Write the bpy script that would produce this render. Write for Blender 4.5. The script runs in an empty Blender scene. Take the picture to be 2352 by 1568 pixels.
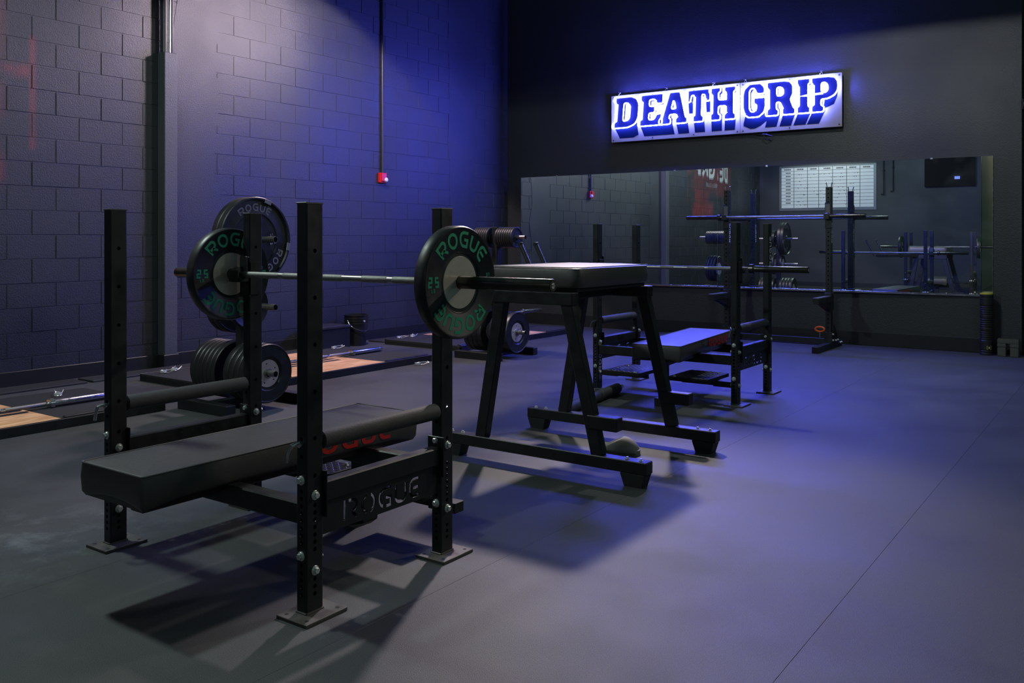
import bpy, bmesh, math, random
from mathutils import Vector, Matrix
random.seed(7)
PI = math.pi
SC = bpy.context.scene
COL = SC.collection

# ------------------------------------------------------------------ camera
cam_d = bpy.data.cameras.new('camera')
cam = bpy.data.objects.new('camera', cam_d); COL.objects.link(cam)
cam.location = (0, 0, 1.3)
cam.rotation_euler = (PI/2, 0, math.radians(35.4))
cam_d.sensor_width = 36.0
cam_d.lens = 36.0*2045/2352
cam_d.shift_y = -(784-547)/2352
cam_d.clip_end = 200
SC.camera = cam
# ------------------------------------------------------------------ view
vs = SC.view_settings
vs.view_transform = 'Standard'; vs.look = 'None'; vs.gamma = 1.0; vs.use_curve_mapping = False
vs.exposure = 0.2
# ------------------------------------------------------------------ world (dim, even)
w = bpy.data.worlds.new('world'); SC.world = w; w.use_nodes = True
w.node_tree.nodes['Background'].inputs[0].default_value = (0.45, 0.82, 0.80, 1)
w.node_tree.nodes['Background'].inputs[1].default_value = 0.075
# ------------------------------------------------------------------ lamps
def lamp(name, loc, power, color, radius=0.12, cone=174, blend=0.02, aim=None):
    l = bpy.data.lights.new(name, 'SPOT'); l.energy = power; l.color = color
    l.spot_size = math.radians(cone); l.spot_blend = blend; l.shadow_soft_size = radius
    o = bpy.data.objects.new(name, l); COL.objects.link(o); o.location = loc
    if aim: o.rotation_euler = (Vector(aim)-Vector(loc)).to_track_quat('-Z', 'Y').to_euler()
    return o
LAMPS = [((-6.75, 6.9, 3.95), 400, (1.0, 0.80, 0.86), 144, .05, (-8.11, 6.5, 2.17)),      # washes the block wall
         ((-4.4, 7.35, 3.95), 950, (1.0, 0.86, 0.88), 44, .9, (-1.5, 3.55, 0)),          # row bench and open floor
         ((-5.3, 2.1, 3.95), 270, (0.82, 1.0, 0.94), 174, .02, None),                     # over the near bench and platforms
         ((-0.2, 7.6, 3.95), 360, (1.0, 0.90, 0.80), 30, .9, (-2.25, 2.6, 1.0)),           # aimed at the loaded bar
         ((-2.7, 8.6, 3.95), 150, (0.92, 0.97, 1.0), 174, .02, None),                      # before the mirror wall
         ((1.2, 6.2, 3.95), 60, (0.95, 1.0, 0.95), 174, .02, None),                      # right side of the room
         ((-6.4, -0.5, 3.95), 120, (1.0, 0.95, 0.95), 84, .4, (-6.3, -2.2, 2.5)),              # extra lamp added to brighten the whiteboard
         ((-1.5, -5.6, 3.95), 26, (1.0, 0.86, 0.66), 174, .02, None)]                     # hall behind the camera
for (p_, e_, c_, co_, bl_, aim_) in LAMPS: lamp('overhead_spot', p_, e_, c_, cone=co_, blend=bl_, aim=aim_)
NEON = (0.082, 0.095, 1.0); NEON_STRENGTH = 295.0

# ------------------------------------------------------------------ helpers
class MB:
    def __init__(s): s.v = []; s.f = []
    def add(s, vs_, fs):
        b = len(s.v); s.v += [tuple(p) for p in vs_]; s.f += [tuple(i+b for i in q) for q in fs]
    def box(s, x0, x1, y0, y1, z0, z1, c=0.0):
        if x1 < x0: x0, x1 = x1, x0
        if y1 < y0: y0, y1 = y1, y0
        if z1 < z0: z0, z1 = z1, z0
        if c <= 0:
            s.add([(x0,y0,z0),(x1,y0,z0),(x1,y1,z0),(x0,y1,z0),(x0,y0,z1),(x1,y0,z1),(x1,y1,z1),(x0,y1,z1)],
                  [(0,3,2,1),(4,5,6,7),(0,1,5,4),(1,2,6,5),(2,3,7,6),(3,0,4,7)]); return
        c = min(c, (x1-x0)*.45, (y1-y0)*.45, (z1-z0)*.45)
        ex = ((x0,x1),(y0,y1),(z0,z1)); idx = {}; V = []
        for sx in (0,1):
            for sy in (0,1):
                for sz in (0,1):
                    sg = (sx,sy,sz)
                    for a in range(3):
                        p = [ex[k][sg[k]] + (0 if k == a else (c if sg[k] == 0 else -c)) for k in range(3)]
                        idx[(sg,a)] = len(V); V.append(p)
        F = []
        for a in range(3):
            for sd in (0,1):
                b_, c_ = [k for k in range(3) if k != a]
                q = []
                for (u,v) in ((0,0),(1,0),(1,1),(0,1)):
                    sg = [0,0,0]; sg[a] = sd; sg[b_] = u; sg[c_] = v; q.append(idx[(tuple(sg),a)])
                flip = (sd == 0) != (a == 1)
                F.append(tuple(reversed(q)) if flip else tuple(q))
        for a in range(3):
            b_, c_ = [k for k in range(3) if k != a]
            for u in (0,1):
                for v in (0,1):
                    s0 = [0,0,0]; s1 = [0,0,0]; s0[a] = 0; s1[a] = 1
                    s0[b_] = s1[b_] = u; s0[c_] = s1[c_] = v
                    s0 = tuple(s0); s1 = tuple(s1)
                    F.append((idx[(s0,b_)], idx[(s1,b_)], idx[(s1,c_)], idx[(s0,c_)]))
        for sx in (0,1):
            for sy in (0,1):
                for sz in (0,1):
                    sg = (sx,sy,sz); F.append((idx[(sg,0)], idx[(sg,1)], idx[(sg,2)]))
        ctr = Vector(((x0+x1)/2, (y0+y1)/2, (z0+z1)/2)); F2 = []
        for q in F:
            P = [Vector(V[i]) for i in q]; n = (P[1]-P[0]).cross(P[2]-P[0])
            m = sum(P, Vector())/len(P) - ctr
            F2.append(q if n.dot(m) > 0 else tuple(reversed(q)))
        s.add(V, F2)
    def bar(s, p0, p1, wx, wz, side=None, c=0.0):
        """square tube from p0 to p1: wx across 'side', wz across the rest"""
        p0, p1 = Vector(p0), Vector(p1); d = (p1-p0); L = d.length; d.normalize()
        sd = Vector(side) if side else (Vector((0,0,1)).cross(d) if abs(d.z) < .95 else Vector((1,0,0)))
        sd = (sd - d*sd.dot(d)).normalized(); up = d.cross(sd)
        m = MB(); m.box(-wx/2, wx/2, 0, L, -wz/2, wz/2, c)
        s.add([p0 + sd*a + d*b + up*e for a, b, e in m.v], m.f)
    def tube(s, path, r, seg=12, closed=False, cap=True, rs=None):
        P = [Vector(p) for p in path]; n = len(P); base = len(s.v); up = None
        for i in range(n):
            if closed: t = P[(i+1) % n]-P[i-1]
            else: t = P[min(i+1,n-1)]-P[max(i-1,0)]
            t.normalize()
            if up is None: up = t.orthogonal().normalized()
            up = (up - t*up.dot(t))
            if up.length < 1e-6: up = t.orthogonal()
            up.normalize(); b = t.cross(up); rr = rs[i] if rs else r
            k = 1.0
            if 0 < i < n-1 or closed:
                a = (P[i]-P[i-1]).normalized(); e = (P[(i+1) % n]-P[i]).normalized()
                k = 1.0/max(.6, math.sqrt(max(0.01,(1+a.dot(e))/2)))
            for j in range(seg):
                an = 2*PI*j/seg; s.v.append(tuple(P[i] + (up*math.cos(an) + b*math.sin(an))*rr*(k if k < 1.3 else 1.3)))
        m = n if closed else n-1
        for i in range(m):
            i2 = (i+1) % n
            for j in range(seg):
                j2 = (j+1) % seg
                s.f.append((base+i*seg+j, base+i2*seg+j, base+i2*seg+j2, base+i*seg+j2))
        if cap and not closed:
            s.f.append(tuple(base+j for j in range(seg))[::-1]); s.f.append(tuple(base+(n-1)*seg+j for j in range(seg)))
    def cyl(s, p0, p1, r, seg=20, r1=None): s.tube([p0,p1], r, seg, rs=[r, r if r1 is None else r1])
    def lathe(s, prof, o=(0,0,0), axis='X', seg=48, capa=True, capb=True):
        base = len(s.v); o = Vector(o)
        for (h, r) in prof:
            for j in range(seg):
                a = 2*PI*j/seg; c_, s_ = r*math.cos(a), r*math.sin(a)
                p = (h,c_,s_) if axis == 'X' else ((s_,h,c_) if axis == 'Y' else (c_,s_,h))
                s.v.append(tuple(o+Vector(p)))
        for i in range(len(prof)-1):
            for j in range(seg):
                j2 = (j+1) % seg
                s.f.append((base+i*seg+j, base+i*seg+j2, base+(i+1)*seg+j2, base+(i+1)*seg+j))
        if capa: s.f.append(tuple(base+j for j in range(seg))[::-1])
        if capb: s.f.append(tuple(base+(len(prof)-1)*seg+j for j in range(seg)))
    def mesh(s, name, mat, smooth=30):
        me = bpy.data.meshes.new(name); me.from_pydata(s.v, [], s.f); me.update()
        if mat: me.materials.append(mat)
        if smooth:
            me.polygons.foreach_set('use_smooth', [True]*len(me.polygons))
            me.set_sharp_from_angle(angle=math.radians(smooth))
        return me
    def build(s, name, mat, parent=None, smooth=30, loc=(0,0,0)):
        return link(name, s.mesh(name, mat, smooth), parent, loc)

def link(name, me, parent=None, loc=(0,0,0), rot=None):
    o = bpy.data.objects.new(name, me); COL.objects.link(o); o.location = loc
    if rot: o.rotation_euler = rot
    if parent: o.parent = parent
    return o
def tag(o, label, cat, group=None, kind=None):
    if label: o['label'] = label
    if cat: o['category'] = cat
    if group: o['group'] = group
    if kind: o['kind'] = kind
    return o
def thing(name, label, cat, loc=(0,0,0), rz=0, group=None):
    o = bpy.data.objects.new(name, None); COL.objects.link(o); o.location = loc; o.rotation_euler = (0,0,rz)
    o.empty_display_size = .1
    return tag(o, label, cat, group)
def struct(o): o['kind'] = 'structure'; return o
def copy_tree(o, parent=None, loc=None, label=None, group=None, rot=None):
    c = o.copy(); COL.objects.link(c); c.parent = parent
    if loc is not None: c.location = loc
    if rot is not None: c.rotation_euler = rot
    if label: c['label'] = label
    if group: c['group'] = group
    for ch in list(o.children): copy_tree(ch, c)
    return c

# ------------------------------------------------------------------ materials
MATS = {}
def mat(name, color, rough=.5, metal=0., spec=.5, var=0., vscale=8., bump=0., bscale=200., rvar=0., bdist=.002, stretch=None, aniso=0.):
    m = bpy.data.materials.new(name); m.use_nodes = True; nt = m.node_tree; b = nt.nodes['Principled BSDF']
    b.inputs['Base Color'].default_value = (*color, 1); b.inputs['Roughness'].default_value = rough
    b.inputs['Metallic'].default_value = metal; b.inputs['Specular IOR Level'].default_value = spec
    if aniso: b.inputs['Anisotropic'].default_value = aniso
    geo = nt.nodes.new('ShaderNodeNewGeometry'); src = geo.outputs['Position']
    if stretch:
        mp = nt.nodes.new('ShaderNodeMapping'); mp.inputs['Scale'].default_value = stretch
        nt.links.new(src, mp.inputs['Vector']); src = mp.outputs['Vector']
    if var or rvar:
        n = nt.nodes.new('ShaderNodeTexNoise'); n.inputs['Scale'].default_value = vscale; n.inputs['Detail'].default_value = 5
        nt.links.new(src, n.inputs['Vector'])
        if var:
            mx = nt.nodes.new('ShaderNodeMixRGB'); mx.inputs[1].default_value = (*[max(0,c*(1-var)) for c in color],1)
            mx.inputs[2].default_value = (*[c*(1+var) for c in color],1)
            nt.links.new(n.outputs['Fac'], mx.inputs[0]); nt.links.new(mx.outputs[0], b.inputs['Base Color'])
        if rvar:
            mr = nt.nodes.new('ShaderNodeMapRange'); mr.inputs[1].default_value = .3; mr.inputs[2].default_value = .7
            mr.inputs[3].default_value = max(.03, rough-rvar); mr.inputs[4].default_value = min(1, rough+rvar)
            nt.links.new(n.outputs['Fac'], mr.inputs[0]); nt.links.new(mr.outputs[0], b.inputs['Roughness'])
    if bump:
        n2 = nt.nodes.new('ShaderNodeTexNoise'); n2.inputs['Scale'].default_value = bscale; n2.inputs['Detail'].default_value = 3
        nt.links.new(src, n2.inputs['Vector'])
        bp = nt.nodes.new('ShaderNodeBump'); bp.inputs['Strength'].default_value = bump; bp.inputs['Distance'].default_value = bdist
        nt.links.new(n2.outputs['Fac'], bp.inputs['Height']); nt.links.new(bp.outputs['Normal'], b.inputs['Normal'])
    MATS[name] = m
    return m
M_steel = mat('black_powder_coat', (.010,.011,.0115), .42, var=.35, vscale=14, rvar=.08, bump=.15, bscale=420, bdist=.0006)
M_plate_steel = mat('worn_steel_plate', (.115,.105,.10), .5, metal=.35, var=.5, vscale=16, rvar=.15, bump=.2, bscale=300, bdist=.0005)
M_tread = mat('tread_plate', (.075,.072,.076), .4, var=.3, vscale=16)
M_vinyl = mat('black_vinyl', (.072,.067,.065), .42, spec=.6, var=.2, vscale=6, bump=.25, bscale=40, bdist=.004)
M_piping = mat('vinyl_piping', (.13,.125,.12), .35)
M_foam = mat('black_foam', (.05,.048,.047), .7, var=.3, vscale=20, bump=.5, bscale=120, bdist=.002)
M_rubber = mat('black_rubber', (.016,.016,.017), .42, var=.2, vscale=20, rvar=.06)
M_rubber_dull = mat('dull_rubber', (.02,.021,.022), .7, var=.25, vscale=18, bump=.3, bscale=300, bdist=.001)
M_green = mat('green_print', (.01,.36,.19), .45)
M_grey = mat('grey_print', (.28,.27,.29), .5)
M_white = mat('white_print', (.62,.62,.62), .5)
M_red = mat('red_print', (.55,.018,.012), .45)
M_hub = mat('brushed_hub', (.82,.71,.60), .36, metal=.6, var=.15, vscale=30, aniso=.6)
M_bright = mat('zinc_bolt', (.80,.81,.78), .3, metal=.6, var=.1, vscale=60)
M_chrome = mat('chrome', (.62,.63,.66), .22, metal=1, var=.1, vscale=30, rvar=.06)
M_bar = mat('barbell_shaft', (.36,.35,.34), .38, metal=1, var=.2, vscale=60)
M_knurl = mat('barbell_knurl', (.30,.295,.285), .55, metal=1, var=.35, vscale=90, bump=.8, bscale=900, bdist=.001)
M_sleeve = mat('dark_sleeve', (.10,.095,.085), .3, metal=1, var=.2, vscale=20, rvar=.05)
M_orange = mat('orange_plastic', (.75,.11,.012), .4)
M_alarm = mat('red_plastic', (.62,.012,.02), .35)
M_clear = mat('strobe_lens', (.75,.75,.78), .15)
M_slip = mat('grey_foam', (.22,.215,.2), .75, var=.15, vscale=30)
M_black = mat('matt_black', (.006,.006,.007), .8)
M_bucket = mat('bucket_plastic', (.012,.013,.013), .35)
M_neonoff = mat('black_cable', (.01,.01,.012), .5)
M_yellow = mat('yellow_foam', (.5,.42,.04), .6)
M_block = mat('foam_block', (.085,.085,.08), .8)
M_panel = mat('sign_panel', (.20,.185,.085), .45, spec=.1)
M_paint_blue = mat('sign_letter_paint', (.002,.0034,.009), .5, spec=.03)
M_paint_navy = mat('sign_shade_paint', (.0018,.005,.012), .5, spec=.03)
M_wboard = mat('whiteboard', (.80,.80,.80), .25)
M_wframe = mat('board_frame', (.16,.17,.17), .45, metal=.4)
M_line = mat('marker_line', (.015,.015,.02), .6)
M_marker = mat('marker_ink', (.10,.10,.11), .6)
M_tv = mat('screen_glass', (.006,.006,.007), .7, spec=.15)
M_base = mat('rubber_base', (.013,.014,.015), .38, var=.2, vscale=6)
M_pipe = mat('painted_pipe', (.025,.026,.028), .4)
M_pipe_l = mat('bare_conduit', (.40,.38,.38), .35, metal=.8)
M_cardboard = mat('cardboard', (.42,.25,.14), .8)
def emis(name, color, st):
    m = bpy.data.materials.new(name); m.use_nodes = True; nt = m.node_tree
    b = nt.nodes['Principled BSDF']; b.inputs['Base Color'].default_value = (.9,.9,.95,1)
    b.inputs['Emission Color'].default_value = (*color,1); b.inputs['Emission Strength'].default_value = st
    return m
M_neon = emis('neon_tube', NEON, NEON_STRENGTH)
M_led = emis('led_display', (.06,.09,.9), .9)

def wall_material(name, mural=False, color=(.016,.019,.021), rough=.43):
    m = bpy.data.materials.new(name); m.use_nodes = True; nt = m.node_tree; b = nt.nodes['Principled BSDF']; N = nt.nodes.new; Lk = nt.links.new
    b.inputs['Roughness'].default_value = rough; b.inputs['Specular IOR Level'].default_value = .62
    geo = N('ShaderNodeNewGeometry'); pos = geo.outputs['Position']
    n1 = N('ShaderNodeTexNoise'); n1.inputs['Scale'].default_value = .9; n1.inputs['Detail'].default_value = 6; Lk(pos, n1.inputs['Vector'])
    mx = N('ShaderNodeMixRGB'); mx.inputs[1].default_value = (*[c*.72 for c in color],1); mx.inputs[2].default_value = (*[c*1.3 for c in color],1)
    Lk(n1.outputs['Fac'], mx.inputs[0]); out = mx.outputs[0]
    mr = N('ShaderNodeMapRange'); mr.inputs[1].default_value = .3; mr.inputs[2].default_value = .7; mr.inputs[3].default_value = rough-.08; mr.inputs[4].default_value = rough+.16
    Lk(n1.outputs['Fac'], mr.inputs[0]); Lk(mr.outputs[0], b.inputs['Roughness'])
    if mural:   # sprayed red paint of the wall mural
        sep = N('ShaderNodeSeparateXYZ'); Lk(pos, sep.inputs[0])
        def math_(op, a, b_):
            q = N('ShaderNodeMath'); q.operation = op
            for i, x in enumerate((a, b_)):
                if isinstance(x, (int,float)): q.inputs[i].default_value = x
                else: Lk(x, q.inputs[i])
            return q.outputs[0]
        def ramp(x, a, b_):
            q = N('ShaderNodeMapRange'); q.interpolation_type = 'SMOOTHSTEP'; q.inputs[1].default_value = a; q.inputs[2].default_value = b_; Lk(x, q.inputs[0]); return q.outputs[0]
        def soft(y0, y1, z0, z1, e, amt):
            r = math_('MULTIPLY', math_('MULTIPLY', ramp(sep.outputs[1], y0-e, y0+e), ramp(sep.outputs[1], y1+e, y1-e)),
                      math_('MULTIPLY', ramp(sep.outputs[2], z0-e, z0+e), ramp(sep.outputs[2], z1+e, z1-e)))
            return math_('MULTIPLY', r, amt)
        tot = soft(.3, 3.72, 2.35, 3.6, .12, .55)
        for a in ((2.5,3.72,1.78,2.12,.09,.95), (2.75,3.6,2.1,2.45,.10,.8), (3.985,4.03,2.1,3.1,.035,.5), (3.0,4.0,2.74,2.84,.06,.55)):
            tot = math_('MAXIMUM', tot, soft(*a))
        n3 = N('ShaderNodeTexNoise'); n3.inputs['Scale'].default_value = 3.5; n3.inputs['Detail'].default_value = 4; Lk(pos, n3.inputs['Vector'])
        tot = math_('MULTIPLY', tot, ramp(n3.outputs['Fac'], .15, .6))
        m2 = N('ShaderNodeMixRGB'); m2.inputs[2].default_value = (.24,.024,.024,1); Lk(tot, m2.inputs[0]); Lk(out, m2.inputs[1]); out = m2.outputs[0]
    Lk(out, b.inputs['Base Color'])
    n2 = N('ShaderNodeTexNoise'); n2.inputs['Scale'].default_value = 95; n2.inputs['Detail'].default_value = 4; n2.inputs['Roughness'].default_value = .65; Lk(pos, n2.inputs['Vector'])
    bp = N('ShaderNodeBump'); bp.inputs['Strength'].default_value = .5; bp.inputs['Distance'].default_value = .008
    Lk(n2.outputs['Fac'], bp.inputs['Height']); Lk(bp.outputs['Normal'], b.inputs['Normal'])
    return m
M_wall_block = wall_material('painted_block', True)
M_wall = wall_material('painted_stucco', False, (.022,.024,.027), .46)
M_column = wall_material('painted_column', False, (.055,.06,.066), .5)
M_tan = wall_material('tan_plaster', False, (.30,.26,.2), .6)

def floor_material():
    m = bpy.data.materials.new('rolled_rubber'); m.use_nodes = True; nt = m.node_tree; b = nt.nodes['Principled BSDF']; N = nt.nodes.new; Lk = nt.links.new
    geo = N('ShaderNodeNewGeometry'); pos = geo.outputs['Position']; oi = N('ShaderNodeObjectInfo')
    b.inputs['Specular IOR Level'].default_value = .5
    n1 = N('ShaderNodeTexNoise'); n1.inputs['Scale'].default_value = 1.1; n1.inputs['Detail'].default_value = 7; n1.inputs['Roughness'].default_value = .6; Lk(pos, n1.inputs['Vector'])
    sp = N('ShaderNodeTexNoise'); sp.inputs['Scale'].default_value = 380; sp.inputs['Detail'].default_value = 2; Lk(pos, sp.inputs['Vector'])
    r1 = N('ShaderNodeMapRange'); r1.inputs[1].default_value = .3; r1.inputs[2].default_value = .72; r1.inputs[3].default_value = .032; r1.inputs[4].default_value = .062; Lk(n1.outputs['Fac'], r1.inputs[0])
    r2 = N('ShaderNodeMapRange'); r2.inputs[1].default_value = .35; r2.inputs[2].default_value = .68; r2.inputs[3].default_value = .45; r2.inputs[4].default_value = 1.75; Lk(sp.outputs['Fac'], r2.inputs[0])
    mu = N('ShaderNodeMath'); mu.operation = 'MULTIPLY'; Lk(r1.outputs[0], mu.inputs[0]); Lk(r2.outputs[0], mu.inputs[1])
    r3 = N('ShaderNodeMapRange'); r3.inputs[3].default_value = .88; r3.inputs[4].default_value = 1.12; Lk(oi.outputs['Random'], r3.inputs[0])
    mu2 = N('ShaderNodeMath'); mu2.operation = 'MULTIPLY'; Lk(mu.outputs[0], mu2.inputs[0]); Lk(r3.outputs[0], mu2.inputs[1])
    # chalk dust trodden in beside the near bench
    ch = N('ShaderNodeTexNoise'); ch.inputs['Scale'].default_value = 5.0; ch.inputs['Detail'].default_value = 8; ch.inputs['Roughness'].default_value = .7; Lk(pos, ch.inputs['Vector'])
    sx = N('ShaderNodeSeparateXYZ'); Lk(pos, sx.inputs[0])
    dv = N('ShaderNodeVectorMath'); dv.operation = 'DISTANCE'; dv.inputs[1].default_value = (-3.85, 1.95, 0); Lk(pos, dv.inputs[0])
    rr = N('ShaderNodeMapRange'); rr.inputs[1].default_value = .75; rr.inputs[2].default_value = .1; Lk(dv.outputs['Value'], rr.inputs[0])
    rc = N('ShaderNodeMapRange'); rc.inputs[1].default_value = .5; rc.inputs[2].default_value = .75; Lk(ch.outputs['Fac'], rc.inputs[0])
    cm = N('ShaderNodeMath'); cm.operation = 'MULTIPLY'; Lk(rr.outputs[0], cm.inputs[0]); Lk(rc.outputs[0], cm.inputs[1])
    ad = N('ShaderNodeMath'); ad.operation = 'MULTIPLY_ADD'; Lk(cm.outputs[0], ad.inputs[0]); ad.inputs[1].default_value = .12; Lk(mu2.outputs[0], ad.inputs[2])
    cc = N('ShaderNodeCombineColor'); 
    for i, k in enumerate((.94, 1.0, 1.04)):
        q = N('ShaderNodeMath'); q.operation = 'MULTIPLY'; q.inputs[1].default_value = k; Lk(ad.outputs[0], q.inputs[0]); Lk(q.outputs[0], cc.inputs[i])
    Lk(cc.outputs[0], b.inputs['Base Color'])
    r4 = N('ShaderNodeMapRange'); r4.inputs[1].default_value = .3; r4.inputs[2].default_value = .7; r4.inputs[3].default_value = .5; r4.inputs[4].default_value = .66; Lk(n1.outputs['Fac'], r4.inputs[0]); Lk(r4.outputs[0], b.inputs['Roughness'])
    bp = N('ShaderNodeBump'); bp.inputs['Strength'].default_value = .6; bp.inputs['Distance'].default_value = .0018; Lk(sp.outputs['Fac'], bp.inputs['Height']); Lk(bp.outputs['Normal'], b.inputs['Normal'])
    return m
M_floor = floor_material()

def wood_material():
    m = bpy.data.materials.new('plywood'); m.use_nodes = True; nt = m.node_tree; b = nt.nodes['Principled BSDF']; N = nt.nodes.new; Lk = nt.links.new
    geo = N('ShaderNodeNewGeometry'); mp = N('ShaderNodeMapping'); mp.inputs['Scale'].default_value = (9, 1.2, 4); Lk(geo.outputs['Position'], mp.inputs['Vector'])
    n = N('ShaderNodeTexNoise'); n.inputs['Scale'].default_value = 2.2; n.inputs['Detail'].default_value = 8; n.inputs['Distortion'].default_value = 1.2; Lk(mp.outputs[0], n.inputs['Vector'])
    cr = N('ShaderNodeValToRGB'); cr.color_ramp.elements[0].position = .3; cr.color_ramp.elements[0].color = (.50,.23,.09,1); cr.color_ramp.elements[1].position = .7; cr.color_ramp.elements[1].color = (.95,.56,.30,1)
    Lk(n.outputs['Fac'], cr.inputs[0]); Lk(cr.outputs[0], b.inputs['Base Color']); b.inputs['Roughness'].default_value = .5
    return m
M_wood = wood_material()

def mirror_material():
    m = bpy.data.materials.new('mirror_glass'); m.use_nodes = True; nt = m.node_tree; b = nt.nodes['Principled BSDF']; N = nt.nodes.new; Lk = nt.links.new
    b.inputs['Metallic'].default_value = 1; b.inputs['Base Color'].default_value = (.64,.78,.74,1)
    geo = N('ShaderNodeNewGeometry'); n = N('ShaderNodeTexNoise'); n.inputs['Scale'].default_value = 2.6; n.inputs['Detail'].default_value = 7; n.inputs['Distortion'].default_value = .8; Lk(geo.outputs['Position'], n.inputs['Vector'])
    mr = N('ShaderNodeMapRange'); mr.inputs[1].default_value = .48; mr.inputs[2].default_value = .72; mr.inputs[3].default_value = .006; mr.inputs[4].default_value = .012; Lk(n.outputs['Fac'], mr.inputs[0]); Lk(mr.outputs[0], b.inputs['Roughness'])
    # dust film: a thin diffuse share
    d = N('ShaderNodeBsdfDiffuse'); d.inputs[0].default_value = (.5,.55,.55,1)
    ms = N('ShaderNodeMixShader'); r2 = N('ShaderNodeMapRange'); r2.inputs[1].default_value = .5; r2.inputs[2].default_value = .8; r2.inputs[3].default_value = .012; r2.inputs[4].default_value = .07
    Lk(n.outputs['Fac'], r2.inputs[0]); Lk(r2.outputs[0], ms.inputs[0]); Lk(b.outputs[0], ms.inputs[1]); Lk(d.outputs[0], ms.inputs[2])
    Lk(ms.outputs[0], nt.nodes['Material Output'].inputs['Surface'])
    return m
M_mirror = mirror_material()

# ------------------------------------------------------------------ lettering
def arcp(cx, cy, rx, ry, a0, a1, n=6):
    return [(cx+rx*math.cos(math.radians(a0+(a1-a0)*i/n)), cy+ry*math.sin(math.radians(a0+(a1-a0)*i/n))) for i in range(n+1)]
# centre lines in a box of the given width, height 1
GL = {
 'R': (.92, [[(0,0),(0,1),(.64,1)]+arcp(.64,.71,.28,.29,75,-75)+[(.60,.42),(.02,.42)], [(.46,.42),(.92,0)]]),
 'O': (.98, [arcp(.49,.5,.49,.5,90,450,20)]),
 'G': (.94, [[(.92,1),(.42,1)]+arcp(.42,.5,.42,.5,100,260,10)+[(.5,0),(.92,0),(.92,.48),(.5,.48)]]),
 'U': (.86, [[(0,1),(0,.32)]+arcp(.3,.3,.3,.3,190,262,5)+[(.56,0)]+arcp(.56,.3,.3,.3,278,350,5)+[(.86,.32),(.86,1)]]),
 'E': (.82, [[(.82,1),(.32,1)]+arcp(.34,.66,.34,.34,100,170,4)+[(0,.5)]+arcp(.34,.34,.34,.34,190,260,4)+[(.32,0),(.82,0)], [(.04,.5),(.78,.5)]]),
 '2': (.62, [[(0,1),(.6,1),(.6,.5),(0,.5),(0,0),(.6,0)]]),
 '5': (.62, [[(.6,1),(0,1),(0,.5),(.6,.5),(.6,0),(0,0)]]),
 '7': (.6, [[(0,1),(.6,1),(.25,0)]]),
 '0': (.6, [[(0,0),(0,1),(.6,1),(.6,0),(0,0)]]),
 'L': (.55, [[(0,1),(0,0),(.55,0)]]),
 'B': (.6, [[(0,0),(0,1),(.5,1),(.58,.9),(.58,.6),(.5,.52),(0,.52)], [(.5,.52),(.6,.42),(.6,.1),(.5,0),(0,0)]]),
 'A': (.64, [[(0,0),(.32,1),(.64,0)], [(.1,.34),(.54,.34)]]),
 'C': (.58, [[(.58,1),(0,1),(0,0),(.58,0)]]),
 'D': (.62, [[(0,0),(0,1),(.45,1),(.62,.8),(.62,.2),(.45,0),(0,0)]]),
 'X': (.7, [[(0,0),(.7,1)],[(0,1),(.7,0)]]),
 'T': (.62, [[(0,1),(.62,1)],[(.31,1),(.31,0)]]), 'H': (.62, [[(0,0),(0,1)],[(.62,0),(.62,1)],[(0,.5),(.62,.5)]]),
 'I': (.05, [[(.02,0),(.02,1)]]), 'P': (.6, [[(0,0),(0,1),(.5,1),(.6,.88),(.6,.58),(.5,.46),(0,.46)]]),
}
def stroke_outline(pts, t):
    n = len(pts); L = []; Rr = []; closed = n > 3 and math.dist(pts[0], pts[-1]) < 1e-6
    if closed: pts = pts[:-1]; n -= 1
    for i in range(n):
        p = Vector(pts[i]); a = Vector(pts[i-1]) if (i > 0 or closed) else None; b = Vector(pts[(i+1) % n]) if (i < n-1 or closed) else None
        d1 = (p-a).normalized() if a is not None else (b-p).normalized(); d2 = (b-p).normalized() if b is not None else d1
        n1 = Vector((-d1.y, d1.x)); n2 = Vector((-d2.y, d2.x)); m = n1+n2
        if m.length < 1e-5: m = n1
        m.normalize(); k = 1/max(.5, m.dot(n1)); L.append(p+m*t/2*k); Rr.append(p-m*t/2*k)
    return L, Rr, closed
def text_quads(txt, H, t, gap=.22, space=.5, gaps=None):
    """list of (quads in uv), width; H height, t stroke as a share of H"""
    out = []; u = 0
    for ch in txt:
        if ch == ' ': u += space*H; continue
        gw, st = GL[ch]
        for s_ in st:
            pts = [((t/2 + x*(1-t/gw if gw > .2 else 1)*1.0), (t/2 + y*(1-t))) for x, y in s_]
            L, Rr, cl = stroke_outline(pts, t); n = len(L)
            for i in range(n if cl else n-1):
                j = (i+1) % n
                out.append([(u+L[i].x*H, L[i].y*H), (u+L[j].x*H, L[j].y*H), (u+Rr[j].x*H, Rr[j].y*H), (u+Rr[i].x*H, Rr[i].y*H)])
        u += (gw+gap)*H
    return out, u-gap*H
def decal(name, txt, H, t, fn, m, parent, gap=.22, center=True):
    q, W = text_quads(txt, H, t, gap); b = MB(); off = W/2 if center else 0
    for quad in q:
        P = [fn(u-off, v) for u, v in quad]; b.add(P, [(0,1,2,3)])
    return b.build(name, m, parent, smooth=0)

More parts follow.
